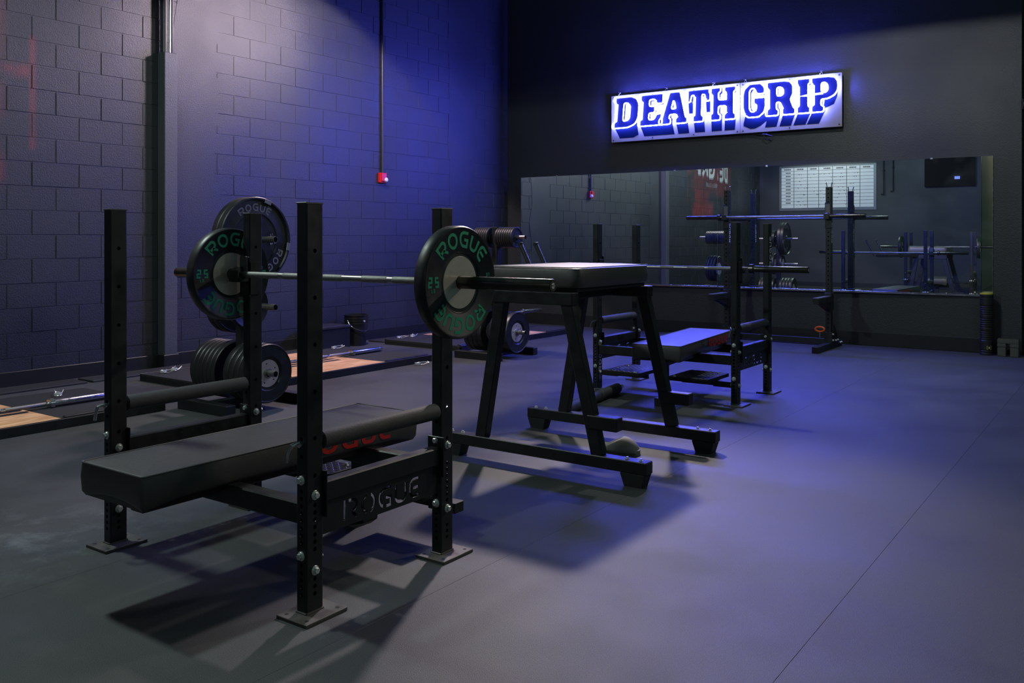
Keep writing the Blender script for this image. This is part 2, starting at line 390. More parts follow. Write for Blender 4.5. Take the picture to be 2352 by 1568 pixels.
def poly_mesh(outer, holes, thick, fn, name, m, parent=None):
    """filled polygon (2D) with holes, extruded to 'thick', mapped by fn(u,v,w)"""
    cu = bpy.data.curves.new('tmp', 'CURVE'); cu.dimensions = '2D'; cu.fill_mode = 'BOTH'; cu.extrude = thick/2
    for lp in [outer]+holes:
        sp = cu.splines.new('POLY'); sp.points.add(len(lp)-1); sp.use_cyclic_u = True
        for i, p in enumerate(lp): sp.points[i].co = (p[0], p[1], 0, 1)
    o = bpy.data.objects.new('tmp', cu); COL.objects.link(o)
    dg = bpy.context.evaluated_depsgraph_get(); me = bpy.data.meshes.new_from_object(o.evaluated_get(dg))
    bpy.data.objects.remove(o); bpy.data.curves.remove(cu)
    for v in me.vertices: v.co = fn(v.co.x, v.co.y, v.co.z)
    me.materials.clear(); me.materials.append(m); me.name = name
    bm = bmesh.new(); bm.from_mesh(me); bmesh.ops.remove_doubles(bm, verts=bm.verts, dist=1e-6); bmesh.ops.recalc_face_normals(bm, faces=bm.faces); bm.to_mesh(me); bm.free()
    return link(name, me, parent)
def stencil_holes(txt, H, t, u0, v0, gap=.3):
    """separate (bridged) stroke holes for a cut-out word"""
    holes = []; u = u0
    for ch in txt:
        gw, st = GL[ch]
        for k, s_ in enumerate(st):
            pts = [Vector((t/2 + x*(1-t/gw), t/2 + y*(1-t))) for x, y in s_]
            if ch == 'O': chunks = [pts[1:10], pts[11:20]]
            elif ch == 'R': chunks = [pts[0:2]+[pts[1]+Vector((.10,0))], [pts[2]-Vector((.3,0))]+pts[2:-1]] if k == 0 else [[pts[0].lerp(pts[1],.2), pts[1]]]
            elif ch == 'E' and k == 1: chunks = [[pts[0].lerp(pts[1],.3), pts[1]]]
            elif ch == 'G': chunks = [pts[:-4], [pts[-4].lerp(pts[-3],.12), pts[-3], pts[-2], pts[-1]]]
            else: chunks = [pts]
            for c in chunks:
                L, Rr, cl = stroke_outline([tuple(p) for p in c], t)
                holes.append([(u+p.x*H, v0+p.y*H) for p in L] + [(u+p.x*H, v0+p.y*H) for p in reversed(Rr)])
        u += (gw+gap)*H
    return holes, u-gap*H

# ------------------------------------------------------------------ the room
XL, YM, YB = -8.11, 11.30, -2.2
# floor: sub-floor and rolled rubber strips laid along the room
b = MB(); b.box(XL-.2, 6.0, -6.5, 15.0, -.12, -.012)
FLOOR = struct(b.build('floor', M_black, smooth=0))
edges = [XL] + [-7.092, -5.851, -4.610, -3.369, -2.128, -.887, .354, 1.595, 2.836, 4.077] + [5.9]
for i in range(len(edges)-1):
    b = MB(); b.box(edges[i]+.0004, edges[i+1]-.0004, -6.4, (YM if edges[i] < -1.2 else 14.9), -.012, 0, .0005)
    b.build('rubber_roll', M_floor, FLOOR, smooth=0)
# left wall of painted concrete blocks
b = MB(); b.box(XL-.3, XL-.004, YB-.3, YM+.3, -.1, 6.6)
WL = struct(b.build('wall_left', M_wall_block, smooth=0))
PITCH, BL, Z0, Y0 = .2176, .4325, .0247, 3.784
G = .004
def block_mb(y0, y1, z0, z1, mb=None):
    m = mb or MB(); c = .004; xf = XL; xb = XL-.012
    m.add([(xb,y0,z0),(xb,y1,z0),(xb,y1,z1),(xb,y0,z1),(xf,y0+c,z0+c),(xf,y1-c,z0+c),(xf,y1-c,z1-c),(xf,y0+c,z1-c)],
          [(4,5,6,7),(0,1,5,4),(1,2,6,5),(2,3,7,6),(3,0,4,7)])
    return m
def projx(p):
    a = math.radians(35.4); d = -p[0]*math.sin(a)+p[1]*math.cos(a); l = p[0]*math.cos(a)+p[1]*math.sin(a)
    return (1176+2045*l/d, 547-2045*(p[2]-1.3)/d, d) if d > .5 else (-9e9, 0, d)
cells = []
for r in range(-1, 30):
    z0 = max(.0, Z0+r*PITCH)+G/2; z1 = Z0+(r+1)*PITCH-G/2
    if z1 > 6.5 or z1-z0 < .03: continue
    y = Y0 - 20*BL + (0 if r % 2 else BL/2)
    while y < YM:
        ya, yb = max(y, YB)+G/2, min(y+BL, YM)-G/2
        if yb-ya > .03:
            pr = projx((XL, (ya+yb)/2, (z0+z1)/2)); vis = -40 < pr[0] < 1200 and -60 < pr[1] < 900
            cells.append((0 if vis else 1, pr[2], ya, yb, z0, z1))
        y += BL
cells.sort()
std = None; rest = MB()
for i, (vz, d, ya, yb, z0, z1) in enumerate(cells):
    if i < 296 and vz == 0:
        full = abs((yb-ya)-(BL-G)) < 1e-4 and abs((z1-z0)-(PITCH-G)) < 1e-4
        cy, cz = (ya+yb)/2, (z0+z1)/2
        dx = random.uniform(-.0016, .0016)
        if full:
            if std is None: std = MB(); block_mb(-(BL-G)/2, (BL-G)/2, -(PITCH-G)/2, (PITCH-G)/2, std); std = std.mesh('block', M_wall_block, 0)
            me = std
        else:
            me = block_mb(ya-cy, yb-cy, z0-cz, z1-cz).mesh('block', M_wall_block, 0)
        link('block', me, WL, (dx, cy, cz))
    else: block_mb(ya, yb, z0, z1, rest)
o = rest.build('far_blocks', M_wall_block, WL, 0); o['kind'] = 'stuff'
# smooth skim coat beside the column and near the corner
def skim(y0, y1, z0, z1, seed):
    rnd = random.Random(seed); P = []; n = 14
    for i in range(n+1): P.append((y0+rnd.uniform(-.03,.03), z0+(z1-z0)*i/n))
    for i in range(n+1): P.append((y1+rnd.uniform(-.05,.05), z1-(z1-z0)*i/n))
    return poly_mesh(P, [], .004, lambda u,v,w_: Vector((XL+.0012+w_, u, v)), 'skim_coat', M_wall_block, WL)
skim(5.44, 5.95, .9, 4.9, 3); skim(9.85, 10.45, 1.0, 4.9, 5)
# mirror wall, hall wall behind its end, back wall behind the camera
b = MB(); b.box(XL-.3, -1.11, YM, YM+.25, -.1, 6.6); b.box(-1.36, -1.11, YM+.2, 15, -.1, 6.6)
WF = struct(b.build('wall_front', M_wall, smooth=0))
b = MB(); b.box(XL-.3, -2.6, YB-.25, YB, -.1, 6.6)
WB = struct(b.build('wall_back', M_wall, smooth=0))
b = MB(); b.box(-2.85, -2.6, -6.5, YB-.251, -.1, 6.6)
struct(b.build('wall_hall', M_tan, smooth=0))
b = MB(); b.box(-1.36, 6.2, 15.0, 15.2, -.1, 6.6); struct(b.build('wall_end', M_wall, smooth=0))
# baseboards
def baseboard(name, x0, x1, y0, y1, hgt):
    b = MB(); b.box(x0, x1, y0, y1, 0, hgt, .004); struct(b.build(name, M_base, smooth=0))
baseboard('baseboard_left', XL, XL+.012, YB, YM, .128)
baseboard('baseboard_front', XL+.012, -1.3, YM-.012, YM, .165)
baseboard('baseboard_back', XL+.012, -2.6, YB, YB+.012, .12)
# steel column cover with pipes above it
b = MB(); b.box(XL-.01, -7.995, 5.25, 5.395, .0, 3.17, .006)
COLUMN = tag(b.build('column', M_column, smooth=0), 'boxed-in vertical column cover on the block wall', 'column')
COLUMN['kind'] = 'structure'; del COLUMN['category']; del COLUMN['label']; COLUMN.name = 'trim_1'
b = MB(); b.box(-8.1, -7.99, 5.24, 5.41, 0, .13, .004); b.build('base_collar', M_base, COLUMN, 0)
for (xx, yy, rr, mm) in ((-8.055, 5.285, .028, M_pipe), (-8.02, 5.325, .012, M_pipe_l), (-8.05, 5.365, .018, M_pipe)):
    b = MB(); b.cyl((xx,yy,3.17), (xx,yy,6.5), rr, 14); b.build('pipe', mm, COLUMN)
# mirror panels (each hung at its own slight angle) over a metal channel
def mirror_panel(n, x0, x1, yl, ang):
    L = (x1-x0)/math.cos(ang); b = MB(); b.box(0, L, 0, .006, 0, 1.575)
    o = b.build('mirror_panel', M_mirror, None, 0, (x0, yl, .652)); o.rotation_euler = (0,0,ang)
    return o
mp1 = mirror_panel(1, -7.79, -4.632, 11.205, math.radians(.7)); tag(mp1, 'left wall mirror panel nearest the dark corner', 'mirror', 'wall mirror panels')
mp2 = mirror_panel(2, -4.618, -1.393, 11.205, math.radians(1.5)); tag(mp2, 'right wall mirror panel reflecting the whiteboard', 'mirror', 'wall mirror panels')
for o, L in ((mp1, 3.158), (mp2, 3.226)):
    b = MB(); b.box(-.002, L, -.004, .014, -.012, .004, .001); b.box(-.002, L, -.006, -.001, -.012, .012, .001); b.build('channel', M_chrome, o, 0)
    for q_ in (-.003, L):
        b = MB(); b.box(q_, q_+.003, -.001, .006, 0, 1.575); b.build('edge', M_chrome, o, 0)
    for k in (.2, .8):
        b = MB(); b.box(L*k, L*k+.03, -.006, .03, 1.565, 1.585, .002); b.build('clip', M_chrome, o, 0)
    for q_ in (0, 1.54):
        b = MB(); b.box(0, L, .0062, .05, q_, q_+.02); b.build('backing_batten', M_black, o, 0)

# unseen hoods added to cut off upward lamp light (rod up to the roof)
for i, L in enumerate(LAMPS):
    T = thing('lamp_cutoff_hood', ('added unseen cutoff hood above the middle platform', 'added unseen cutoff hood above the row bench', 'added unseen cutoff hood above the near bench', 'added unseen cutoff hood above the open floor', 'added unseen cutoff hood before the mirror wall', 'added unseen cutoff hood on the right side of the room', 'added unseen cutoff hood above the whiteboard', 'added unseen cutoff hood above the hall')[i], 'lamp', L[0], 0, 'added lamp hoods')
    b = MB(); b.lathe([(.045,.30),(.05,.30),(.10,.16),(.16,.06)], (0,0,0), 'Z', 32); b.build('shade', M_black, T)
    b = MB(); b.cyl((0,0,.15),(0,0,2.6), .012, 10); b.build('rod', M_black, T)
# ------------------------------------------------------------------ neon sign
SX0, SX1, SXM, SZ0, SZ1, SY = -6.21, -3.01, -4.301, 2.664, 3.326, 11.19
SW, SH = SX1-SX0, SZ1-SZ0
SIGN = thing('neon_sign', 'white two-panel sign reading DEATH GRIP in violet blue neon tubing', 'sign', ((SX0+SX1)/2, SY, SZ0))
sx = (SX0+SX1)/2
def sg(u, v, w_): return Vector((u-SW/2, w_, v))       # u from the left, v from the bottom, w towards the wall
for (a, c) in ((SX0, SXM-.003), (SXM+.003, SX1)):
    b = MB(); b.box(a-sx, c-sx, 0, .012, 0, SH, .002); pan = b.build('panel', M_panel, SIGN, 0)
    n = 4 if c-a > 1.6 else 3
    for i in range(n):
        for zz in (.03, SH-.03):
            uu = a-sx+.035 + (c-a-.07)*i/(n-1); b = MB(); b.cyl((uu,-.006,zz), (uu,.001,zz), .009, 10); b.build('screw', M_black, pan)
for uu in (.14, .86, 1.55, 1.98, 2.95):
    b = MB(); x = uu-SW/2
    b.tube([(x-.02,.0,SH+.005),(x,.0,SH+.035),(x+.02,.0,SH+.005)], .004, 8); b.tube([(x-.02,0,SH+.04),(x+.02,0,SH+.04)], .005, 8); b.box(x-.004,x+.004,.0,.11,SH+.035,SH+.045)
    b.build('hanger', M_chrome, SIGN)
for q_ in (.1-SW/2, SW/2-.2):
    b = MB(); b.box(q_, q_+.1, .012, .11, .1, .5); b.build('stand_off', M_black, SIGN, 0)
b = MB(); b.tube([(SXM-sx+.12,.03,0),(SXM-sx+.2,.03,-.02),(SXM-sx+.34,.0,-.03),(SXM-sx+.42,.02,-.06),(SXM-sx+.36,.02,-.10),(SXM-sx+.3,.02,-.06),(SXM-sx+.36,.03,.0)], .006, 8); b.build('cable', M_neonoff, SIGN)
# slab serif letters: outlines (outer, [counters]) in a 0..1 box
def rr(pts, rad=.06):
    """round the corners of a closed polygon"""
    n = len(pts); o = []
    for i in range(n):
        p = Vector(pts[i]); a = Vector(pts[i-1]); c = Vector(pts[(i+1) % n]); da, dc = (a-p), (c-p)
        r_ = min(rad, da.length*.45, dc.length*.45); p0 = p+da.normalized()*r_; p1 = p+dc.normalized()*r_
        for k in range(4):
            t = k/3; q = p0*(1-t)**2 + p*2*t*(1-t) + p1*t*t; o.append((q.x, q.y))
    return o
SL = {
 'D': ([(0,0),(.62,0),(.88,.1),(1,.3),(1,.7),(.88,.9),(.62,1),(0,1),(0,.84),(.1,.8),(.1,.2),(0,.16)], [[(.40,.2),(.56,.2),(.64,.3),(.64,.7),(.56,.8),(.40,.8)]]),
 'E': ([(0,0),(1,0),(1,.36),(.74,.36),(.66,.2),(.44,.2),(.44,.40),(.68,.40),(.68,.60),(.44,.60),(.44,.8),(.66,.8),(.74,.66),(1,.66),(1,1),(0,1),(0,.84),(.1,.8),(.1,.2),(0,.16)], []),
 'A': ([(0,0),(.42,0),(.42,.16),(.36,.2),(.39,.3),(.60,.3),(.63,.2),(.57,.16),(.57,0),(1,0),(1,.16),(.93,.2),(.70,1),(.30,1),(.06,.2),(0,.16)], [[(.42,.46),(.57,.46),(.495,.76)]]),
 'T': ([(.26,0),(.74,0),(.74,.16),(.66,.2),(.66,.8),(.76,.8),(.82,.6),(1,.6),(1,1),(0,1),(0,.6),(.18,.6),(.24,.8),(.34,.8),(.34,.2),(.26,.16)], []),
 'H': ([(0,0),(.44,0),(.44,.16),(.36,.2),(.36,.42),(.64,.42),(.64,.2),(.56,.16),(.56,0),(1,0),(1,.16),(.92,.2),(.92,.8),(1,.84),(1,1),(.56,1),(.56,.84),(.64,.8),(.64,.6),(.36,.6),(.36,.8),(.44,.84),(.44,1),(0,1),(0,.84),(.08,.8),(.08,.2),(0,.16)], []),
 'G': ([(.3,0),(.72,0),(.94,.14),(1,.3),(1,.56),(.5,.56),(.5,.38),(.62,.38),(.62,.24),(.52,.17),(.42,.17),(.34,.26),(.34,.74),(.42,.83),(.54,.83),(.64,.66),(.96,.66),(.96,.84),(.76,1),(.28,1),(.06,.86),(0,.7),(0,.3),(.06,.14)], []),
 'R': ([(0,0),(.44,0),(.44,.16),(.38,.2),(.38,.38),(.48,.38),(.58,.2),(.56,.16),(.56,0),(1,0),(1,.16),(.94,.2),(.82,.44),(.92,.56),(.92,.82),(.78,.97),(.6,1),(0,1),(0,.84),(.08,.8),(.08,.2),(0,.16)], [[(.38,.56),(.52,.56),(.6,.62),(.6,.76),(.52,.82),(.38,.82)]]),
 'I': ([(0,0),(1,0),(1,.16),(.84,.2),(.84,.8),(1,.84),(1,1),(0,1),(0,.84),(.16,.8),(.16,.2),(0,.16)], []),
 'P': ([(0,0),(.5,0),(.5,.16),(.4,.2),(.4,.36),(.62,.36),(.86,.44),(1,.58),(1,.8),(.86,.96),(.62,1),(0,1),(0,.84),(.1,.8),(.1,.2),(0,.16)], [[(.4,.54),(.55,.54),(.64,.61),(.64,.76),(.55,.83),(.4,.83)]]),
}
# letter, left and right edge as a share of the sign's width; measured on the wall plane
LET = [('D',.028,.145,.040),('E',.152,.258,.030),('A',.250,.372,.02),('T',.372,.470,.012),('H',.474,.580,.006),
       ('G',.612,.703,0),('R',.712,.822,0),('I',.832,.882,0),('P',.888,.985,0)]
VB, VT, VS = .31*SH, .935*SH, .085*SH
FEET = {'D':[(0,.86)],'E':[(0,1)],'A':[(0,.42),(.57,1)],'T':[(.26,.74)],'H':[(0,.44),(.56,1)],'G':[(.06,.94)],'R':[(0,.44),(.56,1)],'I':[(0,1)],'P':[(0,.5)]}
SHO = [0.0]
def shade_w():
    SHO[0] += .00006; return SHO[0]
for (ch, a, c, sh) in LET:
    u0, u1 = a*SW, c*SW; outer, counters = SL[ch]
    def mp_(p): return (u0 + p[0]*(u1-u0) - sh*(1-p[1])*.9, VB + p[1]*(VT-VB))
    o = poly_mesh([mp_(p) for p in rr(outer,.03)], [[mp_(p) for p in rr(q,.05)] for q in counters], .003, lambda u,v,w_: sg(u, v, -.0025+w_), 'letter_face', M_paint_blue, SIGN)
    # painted drop shade falling towards the middle of the sign
    for (f0, f1) in FEET[ch]:
        A = mp_((f0,0)); B = mp_((f1,0)); kx = .055; mid = SW*.5
        A2 = (A[0]+(mid-A[0])*kx, VS); B2 = (B[0]+(mid-B[0])*kx, VS)
        if ch in 'DG':
            q = [A, (A[0], A[1]+.04), (B[0]+.03, B[1]+.07), (B[0]+.045, (B[1]+VS)/2+.02), (B2[0]-.01, VS+.03), (B2[0]-.09, VS-.004), (A2[0]+(.09 if ch == 'G' else 0), VS-.004)]
            if ch == 'G': q += [(A2[0]+.0, VS+.04), (A[0]-.02, (A[1]+VS)/2)]
        else: q = [A, (A[0],A[1]+.03), (B[0],B[1]+.03), B, B2, A2]
        poly_mesh(q, [], .0012, lambda u,v,w_, k_=shade_w(): sg(u, v, -.0008-k_+w_), 'drop_shade', M_paint_navy, SIGN)
    if ch == 'T':
        for (f0, f1) in ((0,.2),(.8,1)):
            A = mp_((f0,.6)); B = mp_((f1,.6)); poly_mesh([A, B, (B[0], B[1]-.135), (A[0]+.01, A[1]-.135)], [], .0012, lambda u,v,w_, k_=shade_w(): sg(u, v, -.0008-k_+w_), 'drop_shade', M_paint_navy, SIGN)
    if ch == 'P':
        A = mp_((.5,.4)); B = mp_((1,.6)); poly_mesh([A, (A[0]+.05,A[1]+.1), B, (B[0]-.01,B[1]-.08), (B[0]-.05,B[1]-.17), (B[0]-.12,B[1]-.2), (A[0]-.02,B[1]-.215)], [], .0012, lambda u,v,w_, k_=shade_w(): sg(u, v, -.0008-k_+w_), 'drop_shade', M_paint_navy, SIGN)
    # tubes follow the outlines a little outside the painted edge
    ctr = mp_((.5,.5))
    def grow(p, k, lim=.014): 
        return (p[0]+max(-lim,min(lim,(p[0]-ctr[0])*k)), p[1]+max(-lim,min(lim,(p[1]-ctr[1])*k)))
    b = MB(); pts = [grow(mp_(p), .12) for p in rr(outer,.075)]
    b.tube([sg(u, v, -.05) for u, v in pts], .008, 8, closed=True)
    for q in counters: b.tube([sg(*mp_(p), -.05) for p in rr(q,.08)], .008, 8, closed=True)
    b.build('neon_tube', M_neon, SIGN)
    b = MB()
    for i in range(2, len(pts), 11):
        u, v = pts[i]; b.cyl(sg(u,v,-.05), sg(u,v,.0), .004, 6)
    b.build('tube_support', M_clear, SIGN)
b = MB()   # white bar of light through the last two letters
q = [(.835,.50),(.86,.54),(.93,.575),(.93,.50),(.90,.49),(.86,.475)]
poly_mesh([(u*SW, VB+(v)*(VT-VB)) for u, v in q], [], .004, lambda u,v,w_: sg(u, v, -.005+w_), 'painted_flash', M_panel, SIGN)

# ------------------------------------------------------------------ hardware
def bolt_mesh(r=.0165, name='bolt'):
    """hex bolt with washer, axis +X"""
    b = MB(); b.lathe([(0,r),(.0025,r),(.003,r*.96)], seg=24)
    b.lathe([(.003,r*.86),(.0055,r*.80),(.006,r*.70)], seg=24, capa=False)
    b.lathe([(.005,r*.68),(.0135,r*.68),(.015,r*.58)], seg=6, capa=False)
    return b.mesh(name, M_bright, 25)
BOLT = bolt_mesh()
ROT = {'+X':(0,0,0), '-X':(0,0,PI), '+Y':(0,0,PI/2), '-Y':(0,0,-PI/2), '+Z':(0,-PI/2,0)}
def bolt(parent, loc, axis, s=1.0):
    o = link('bolt', BOLT, parent, loc, ROT[axis]); o.scale = (s,s,s); return o

def holed_strip(mb, org, ud, vd, nd, wdt, v0, v1, holes, r, depth=.004):
    """flat strip (width along ud, height along vd) with round through holes at heights 'holes'"""
    org, ud, vd, nd = map(Vector, (org, ud, vd, nd)); hs = sorted(h_ for h_ in holes if v0+r*1.2 < h_ < v1-r*1.2)
    cuts = [v0]
    for i in range(len(hs)):
        lo = hs[i]-r*1.15; hi = hs[i]+r*1.15
        if i and lo < cuts[-1]: lo = cuts[-1]
        cuts += [lo, hi]
    cuts.append(v1)
    def P(u, v, d=0): return org+ud*u+vd*v-nd*d
    def quad(a, c):
        if c-a > 1e-6: mb.add([P(-wdt/2,a),P(wdt/2,a),P(wdt/2,c),P(-wdt/2,c)], [(0,1,2,3)])
    quad(cuts[0], cuts[1])
    for i, h_ in enumerate(hs):
        lo, hi = cuts[1+2*i], cuts[2+2*i]; n = 12; inn = []; out = []; dp = []
        for k in range(n):
            a = 2*PI*(k+.5)/n; cx, sy = math.cos(a), math.sin(a)
            inn.append(P(r*cx, h_+r*sy)); dp.append(P(r*cx, h_+r*sy, depth))
            tu = (wdt/2)/abs(cx) if abs(cx) > 1e-9 else 1e9; tv = ((hi-h_) if sy > 0 else (h_-lo))/abs(sy) if abs(sy) > 1e-9 else 1e9
            t = min(tu, tv); out.append(P(t*cx, h_+t*sy))
        V = inn+out+dp; F = []
        for k in range(n):
            k2 = (k+1) % n; F += [(n+k, n+k2, k2, k), (k, k2, 2*n+k2, 2*n+k)]
        # corner fill triangles
        for (cu, cv) in ((wdt/2,hi),(-wdt/2,hi),(-wdt/2,lo),(wdt/2,lo)):
            ca = math.atan2(cv-h_, cu) % (2*PI); k = int(math.floor(ca/(2*PI)*n-.5)) % n
            V.append(P(cu, cv)); F.append((n+k, len(V)-1, n+(k+1) % n))
        mb.add(V, F)
        quad(hi, cuts[3+2*i])
def upright_mesh(wx, wy, H, hx, hy, r=.008, z0=.0):
    """rectangular tube with real bolt holes: hx on the +-X faces, hy on the +-Y faces"""
    b = MB(); c = .005
    holed_strip(b, (wx/2,0,0), (0,1,0), (0,0,1), (1,0,0), wy-2*c, z0, H, hx, r)
    holed_strip(b, (-wx/2,0,0), (0,-1,0), (0,0,1), (-1,0,0), wy-2*c, z0, H, hx, r)
    holed_strip(b, (0,-wy/2,0), (1,0,0), (0,0,1), (0,-1,0), wx-2*c, z0, H, hy, r)
    holed_strip(b, (0,wy/2,0), (-1,0,0), (0,0,1), (0,1,0), wx-2*c, z0, H, hy, r)
    for sx_, sy_ in ((1,1),(-1,1),(-1,-1),(1,-1)):
        A = (sx_*wx/2, sy_*(wy/2-c)); B = (sx_*(wx/2-c), sy_*wy/2); M_ = (sx_*(wx/2-c*.3), sy_*(wy/2-c*.3))
        for p, q in ((A,M_),(M_,B)):
            f = (0,1,2,3) if sx_*sy_ > 0 else (3,2,1,0)
            b.add([(*p,z0),(*q,z0),(*q,H),(*p,H)], [f])
    x, y = wx/2-c*.3, wy/2-c*.3
    b.add([(-x,-y,H),(x,-y,H),(x,y,H),(-x,y,H)], [(0,1,2,3)])
    return b
M_capend = mat('plate_cap', (.10,.10,.10), .45, var=.2)

def pad_mesh(W, L, T, r, droop=.0, name='pad', m=None, cr=.03):
    """upholstered pad, centre at origin, base at z=0; W along X, L along Y"""
    b = MB(); N = 10
    def ring(ins, z, dz=None):
        x, y = W/2-ins, L/2-ins; c = max(.004, cr-ins*.6); P = []
        for (sx_, sy_, a0) in ((1,1,0),(-1,1,90),(-1,-1,180),(1,-1,270)):
            for k in range(5):
                a = math.radians(a0+90*k/4); P.append((sx_*(x-c)+c*math.cos(a), sy_*(y-c)+c*math.sin(a)))
            # straight run to the next corner
            nx = {0:(-1,1),90:(-1,-1),180:(1,-1),270:(1,1)}[a0]
            a = math.radians(a0+90); p0 = (sx_*(x-c)+c*math.cos(a), sy_*(y-c)+c*math.sin(a)); p1 = (nx[0]*(x-c)+c*math.cos(a), nx[1]*(y-c)+c*math.sin(a))
            for k in range(1, N): P.append((p0[0]+(p1[0]-p0[0])*k/N, p0[1]+(p1[1]-p0[1])*k/N))
        out = []
        for (px, py) in P:
            zz = z
            if dz: zz += dz(px, py)
            out.append((px, py, zz))
        return out
    def dr(px, py): 
        e = abs(px)/(W/2)*max(0, (abs(py)/(L/2)-.72)/.28)
        return -droop*max(0, e)**2 + .006*math.sin(py*17)*droop*8
    def puff(px, py): return 0
    rings = [ring(.012, .0, dr), ring(.0, T*.12, lambda x,y: dr(x,y)*.6), ring(-.004, T*.5), ring(0, T-r), ring(r*.25, T-r*.35), ring(r*.8, T-r*.06), ring(r*1.6, T), ring(W*.22, T+.006), ring(W*.40, T+.008)]
    n = len(rings[0]); base = len(b.v)
    for R_ in rings: b.v += R_
    for i in range(len(rings)-1):
        for j in range(n):
            j2 = (j+1) % n; b.f.append((base+i*n+j, base+i*n+j2, base+(i+1)*n+j2, base+(i+1)*n+j))
    b.f.append(tuple(base+(len(rings)-1)*n+j for j in range(n))); b.f.append(tuple(base+j for j in range(n))[::-1])
    top = [(x, y, z) for x, y, z in ring(r*.0, T-r*.05)]
    return b, top

# ------------------------------------------------------------------ bench press stations
LOWZ = [.075+.0254*k for k in range(17)]; UPZ = [.61,.77,.933,1.095,1.257]
def bench(label, cx, cy, hw, head, pad_c, pad_rot, group):
    T = thing('bench_press_station', label, 'weight bench', (cx, cy, 0), 0, group)
    H, wx, wy, py = 1.42, .0508, .0762, .357
    zb = {'near': (.414,.155,.469,.209), 'far': (.452,.193,.475,.218)}
    ups = {}
    used = [.414,.155,.452,.193]
    hx = [z for z in LOWZ if min(abs(z-q) for q in used) > .024]+UPZ
    hy = [z for z in LOWZ if min(abs(z-q) for q in (.469,.209,.475,.218)) > .024]+[.55,.61]
    um = upright_mesh(wx, wy, H, hx, hy, .0078, .008).mesh('upright', M_steel, 25)
    fm = MB()
    fm.box(-.075, .075, -.095, .095, 0, .012, .0015)
    for q in ((-.05,-.07),(.05,-.07),(-.05,.07),(.05,.07)): pass
    for s1 in (-1,1):   # weld beads
        fm.tube([(-wx/2-.012,s1*wy/2,.014),(wx/2-.012,s1*wy/2,.014)], .004, 6); fm.tube([(s1*wx/2-.012,-wy/2,.014),(s1*wx/2-.012,wy/2,.014)], .004, 6)
    fmm = fm.mesh('foot_plate', M_plate_steel, 30)
    hm = MB()
    for q in ((-.05,-.07),(.05,-.07),(-.05,.07),(.05,.07)): hm.cyl((q[0],q[1],.0115),(q[0],q[1],.0124), .0075, 12)
    hmm = hm.mesh('plate_holes', M_black, 30)
    for sx_ in (-1, 1):
        for sy_ in (-1, 1):
            u = link('upright', um, T, (sx_*hw, sy_*py, 0)); ups[(sx_,sy_)] = u
            fp_ = link('foot_plate', fmm, u, (.012, 0, 0)); q_ = link('plate_holes', hmm, u, (.012, 0, 0)); q_['kind'] = 'stuff'
            cm_ = MB(); cm_.box(-wx/2-.001, wx/2+.001, -wy/2-.001, wy/2+.001, H-.002, H+.004, .001); cm_.build('end_cap', M_capend, u, 0)
            z = zb['near'] if sy_ < 0 else zb['far']
            for axis, px, zz in (('+X', wx/2, z[0]), ('+X', wx/2, z[1]), ('-X', -wx/2, z[0]), ('-X', -wx/2, z[1])): bolt(u, (px, 0, zz), axis)
            for zz in z[2:]:
                bolt(u, (0, -wy/2, zz), '-Y'); bolt(u, (0, wy/2, zz-.02), '+Y')
    # side beams with cut-out lettering
    for s_ in (-1, 1):
        y0, y1 = -py+wy/2, py-wy/2; x = s_*hw
        b = MB(); b.box(x-.0254, x+.0254, y0+.006, y1-.006, .378, .450, .005); sb = b.build('side_beam', M_steel, T, 0)
        for yy in (y0, y1-.006):
            b = MB(); b.box(x-.042, x+.042, yy, yy+.006, .33, .492, .002); b.build('flange', M_steel, sb, 0)
        for k in range(8):
            b = MB(); yy = y0+.1+k*.055
            for xx in (x-.0257, x+.0251): b.cyl((xx,yy,.425),(xx+.0006,yy,.425), .0055, 10)
            b.build('hole', M_black, sb)
        L = y1-y0-.012; h_ = .118
        holes, wd = stencil_holes('ROGUE', .078, .15, 0, 0, .2); off = (L-wd)/2
        holes = [[(p[0]+off, p[1]+.016) for p in q] for q in holes]
        poly_mesh([(0,0),(L,0),(L,h_),(0,h_)], holes, .006, lambda u,v,w_: Vector((x+.008+w_, y0+.006+u, .262+v)), 'logo_plate', M_steel, sb)
    # cross beams and spine
    for yy, z0, z1 in ((-py, .312, .386), (py, .312, .386)):
        b = MB(); b.box(-hw+.026, hw-.026, yy-.03, yy+.03, z0, z1, .005); b.build('cross_beam', M_steel, T, 0)
    # pad on its frame
    P = bpy.data.objects.new('pad_frame', None); 
    fr = MB(); fr.box(-.038, .038, -.60, .60, .312, .384, .004); fr.box(-.15, .15, -.56, -.50, .372, .386, .002); fr.box(-.15, .15, .50, .56, .372, .386, .002)
    ly = head*.53; fr.box(-.034, .034, ly-.034, ly+.034, .06, .33, .004); fr.box(-.06, .06, ly-.05, ly+.05, .0, .06, .004)
    F = fr.build('pad_frame', M_steel, T, 0); F.location = (pad_c[0], pad_c[1], 0); F.rotation_euler = (0,0,pad_rot)
    pm, top = pad_mesh(.388, 1.40, .102, .009, .030, cr=.012)
    pd = pm.build('pad', M_vinyl, T, 40, (pad_c[0], pad_c[1], .386)); pd.rotation_euler = (0,0,pad_rot)
    b = MB(); b.tube(top, .0028, 6, closed=True); b.build('piping', M_piping, pd)
    ty = .255
    decal('side_logo', 'ROGUE', .074, .22, lambda u,v: Vector((.1985, ty+u*1.36, .017+v)), M_red, pd)
    decal('side_logo', 'ROGUE', .074, .22, lambda u,v: Vector((-.1985, -ty-u*1.36, .017+v)), M_red, pd)
    for q in (-.3, .3): bolt(F, (.038, q, .35), '+X', .9)
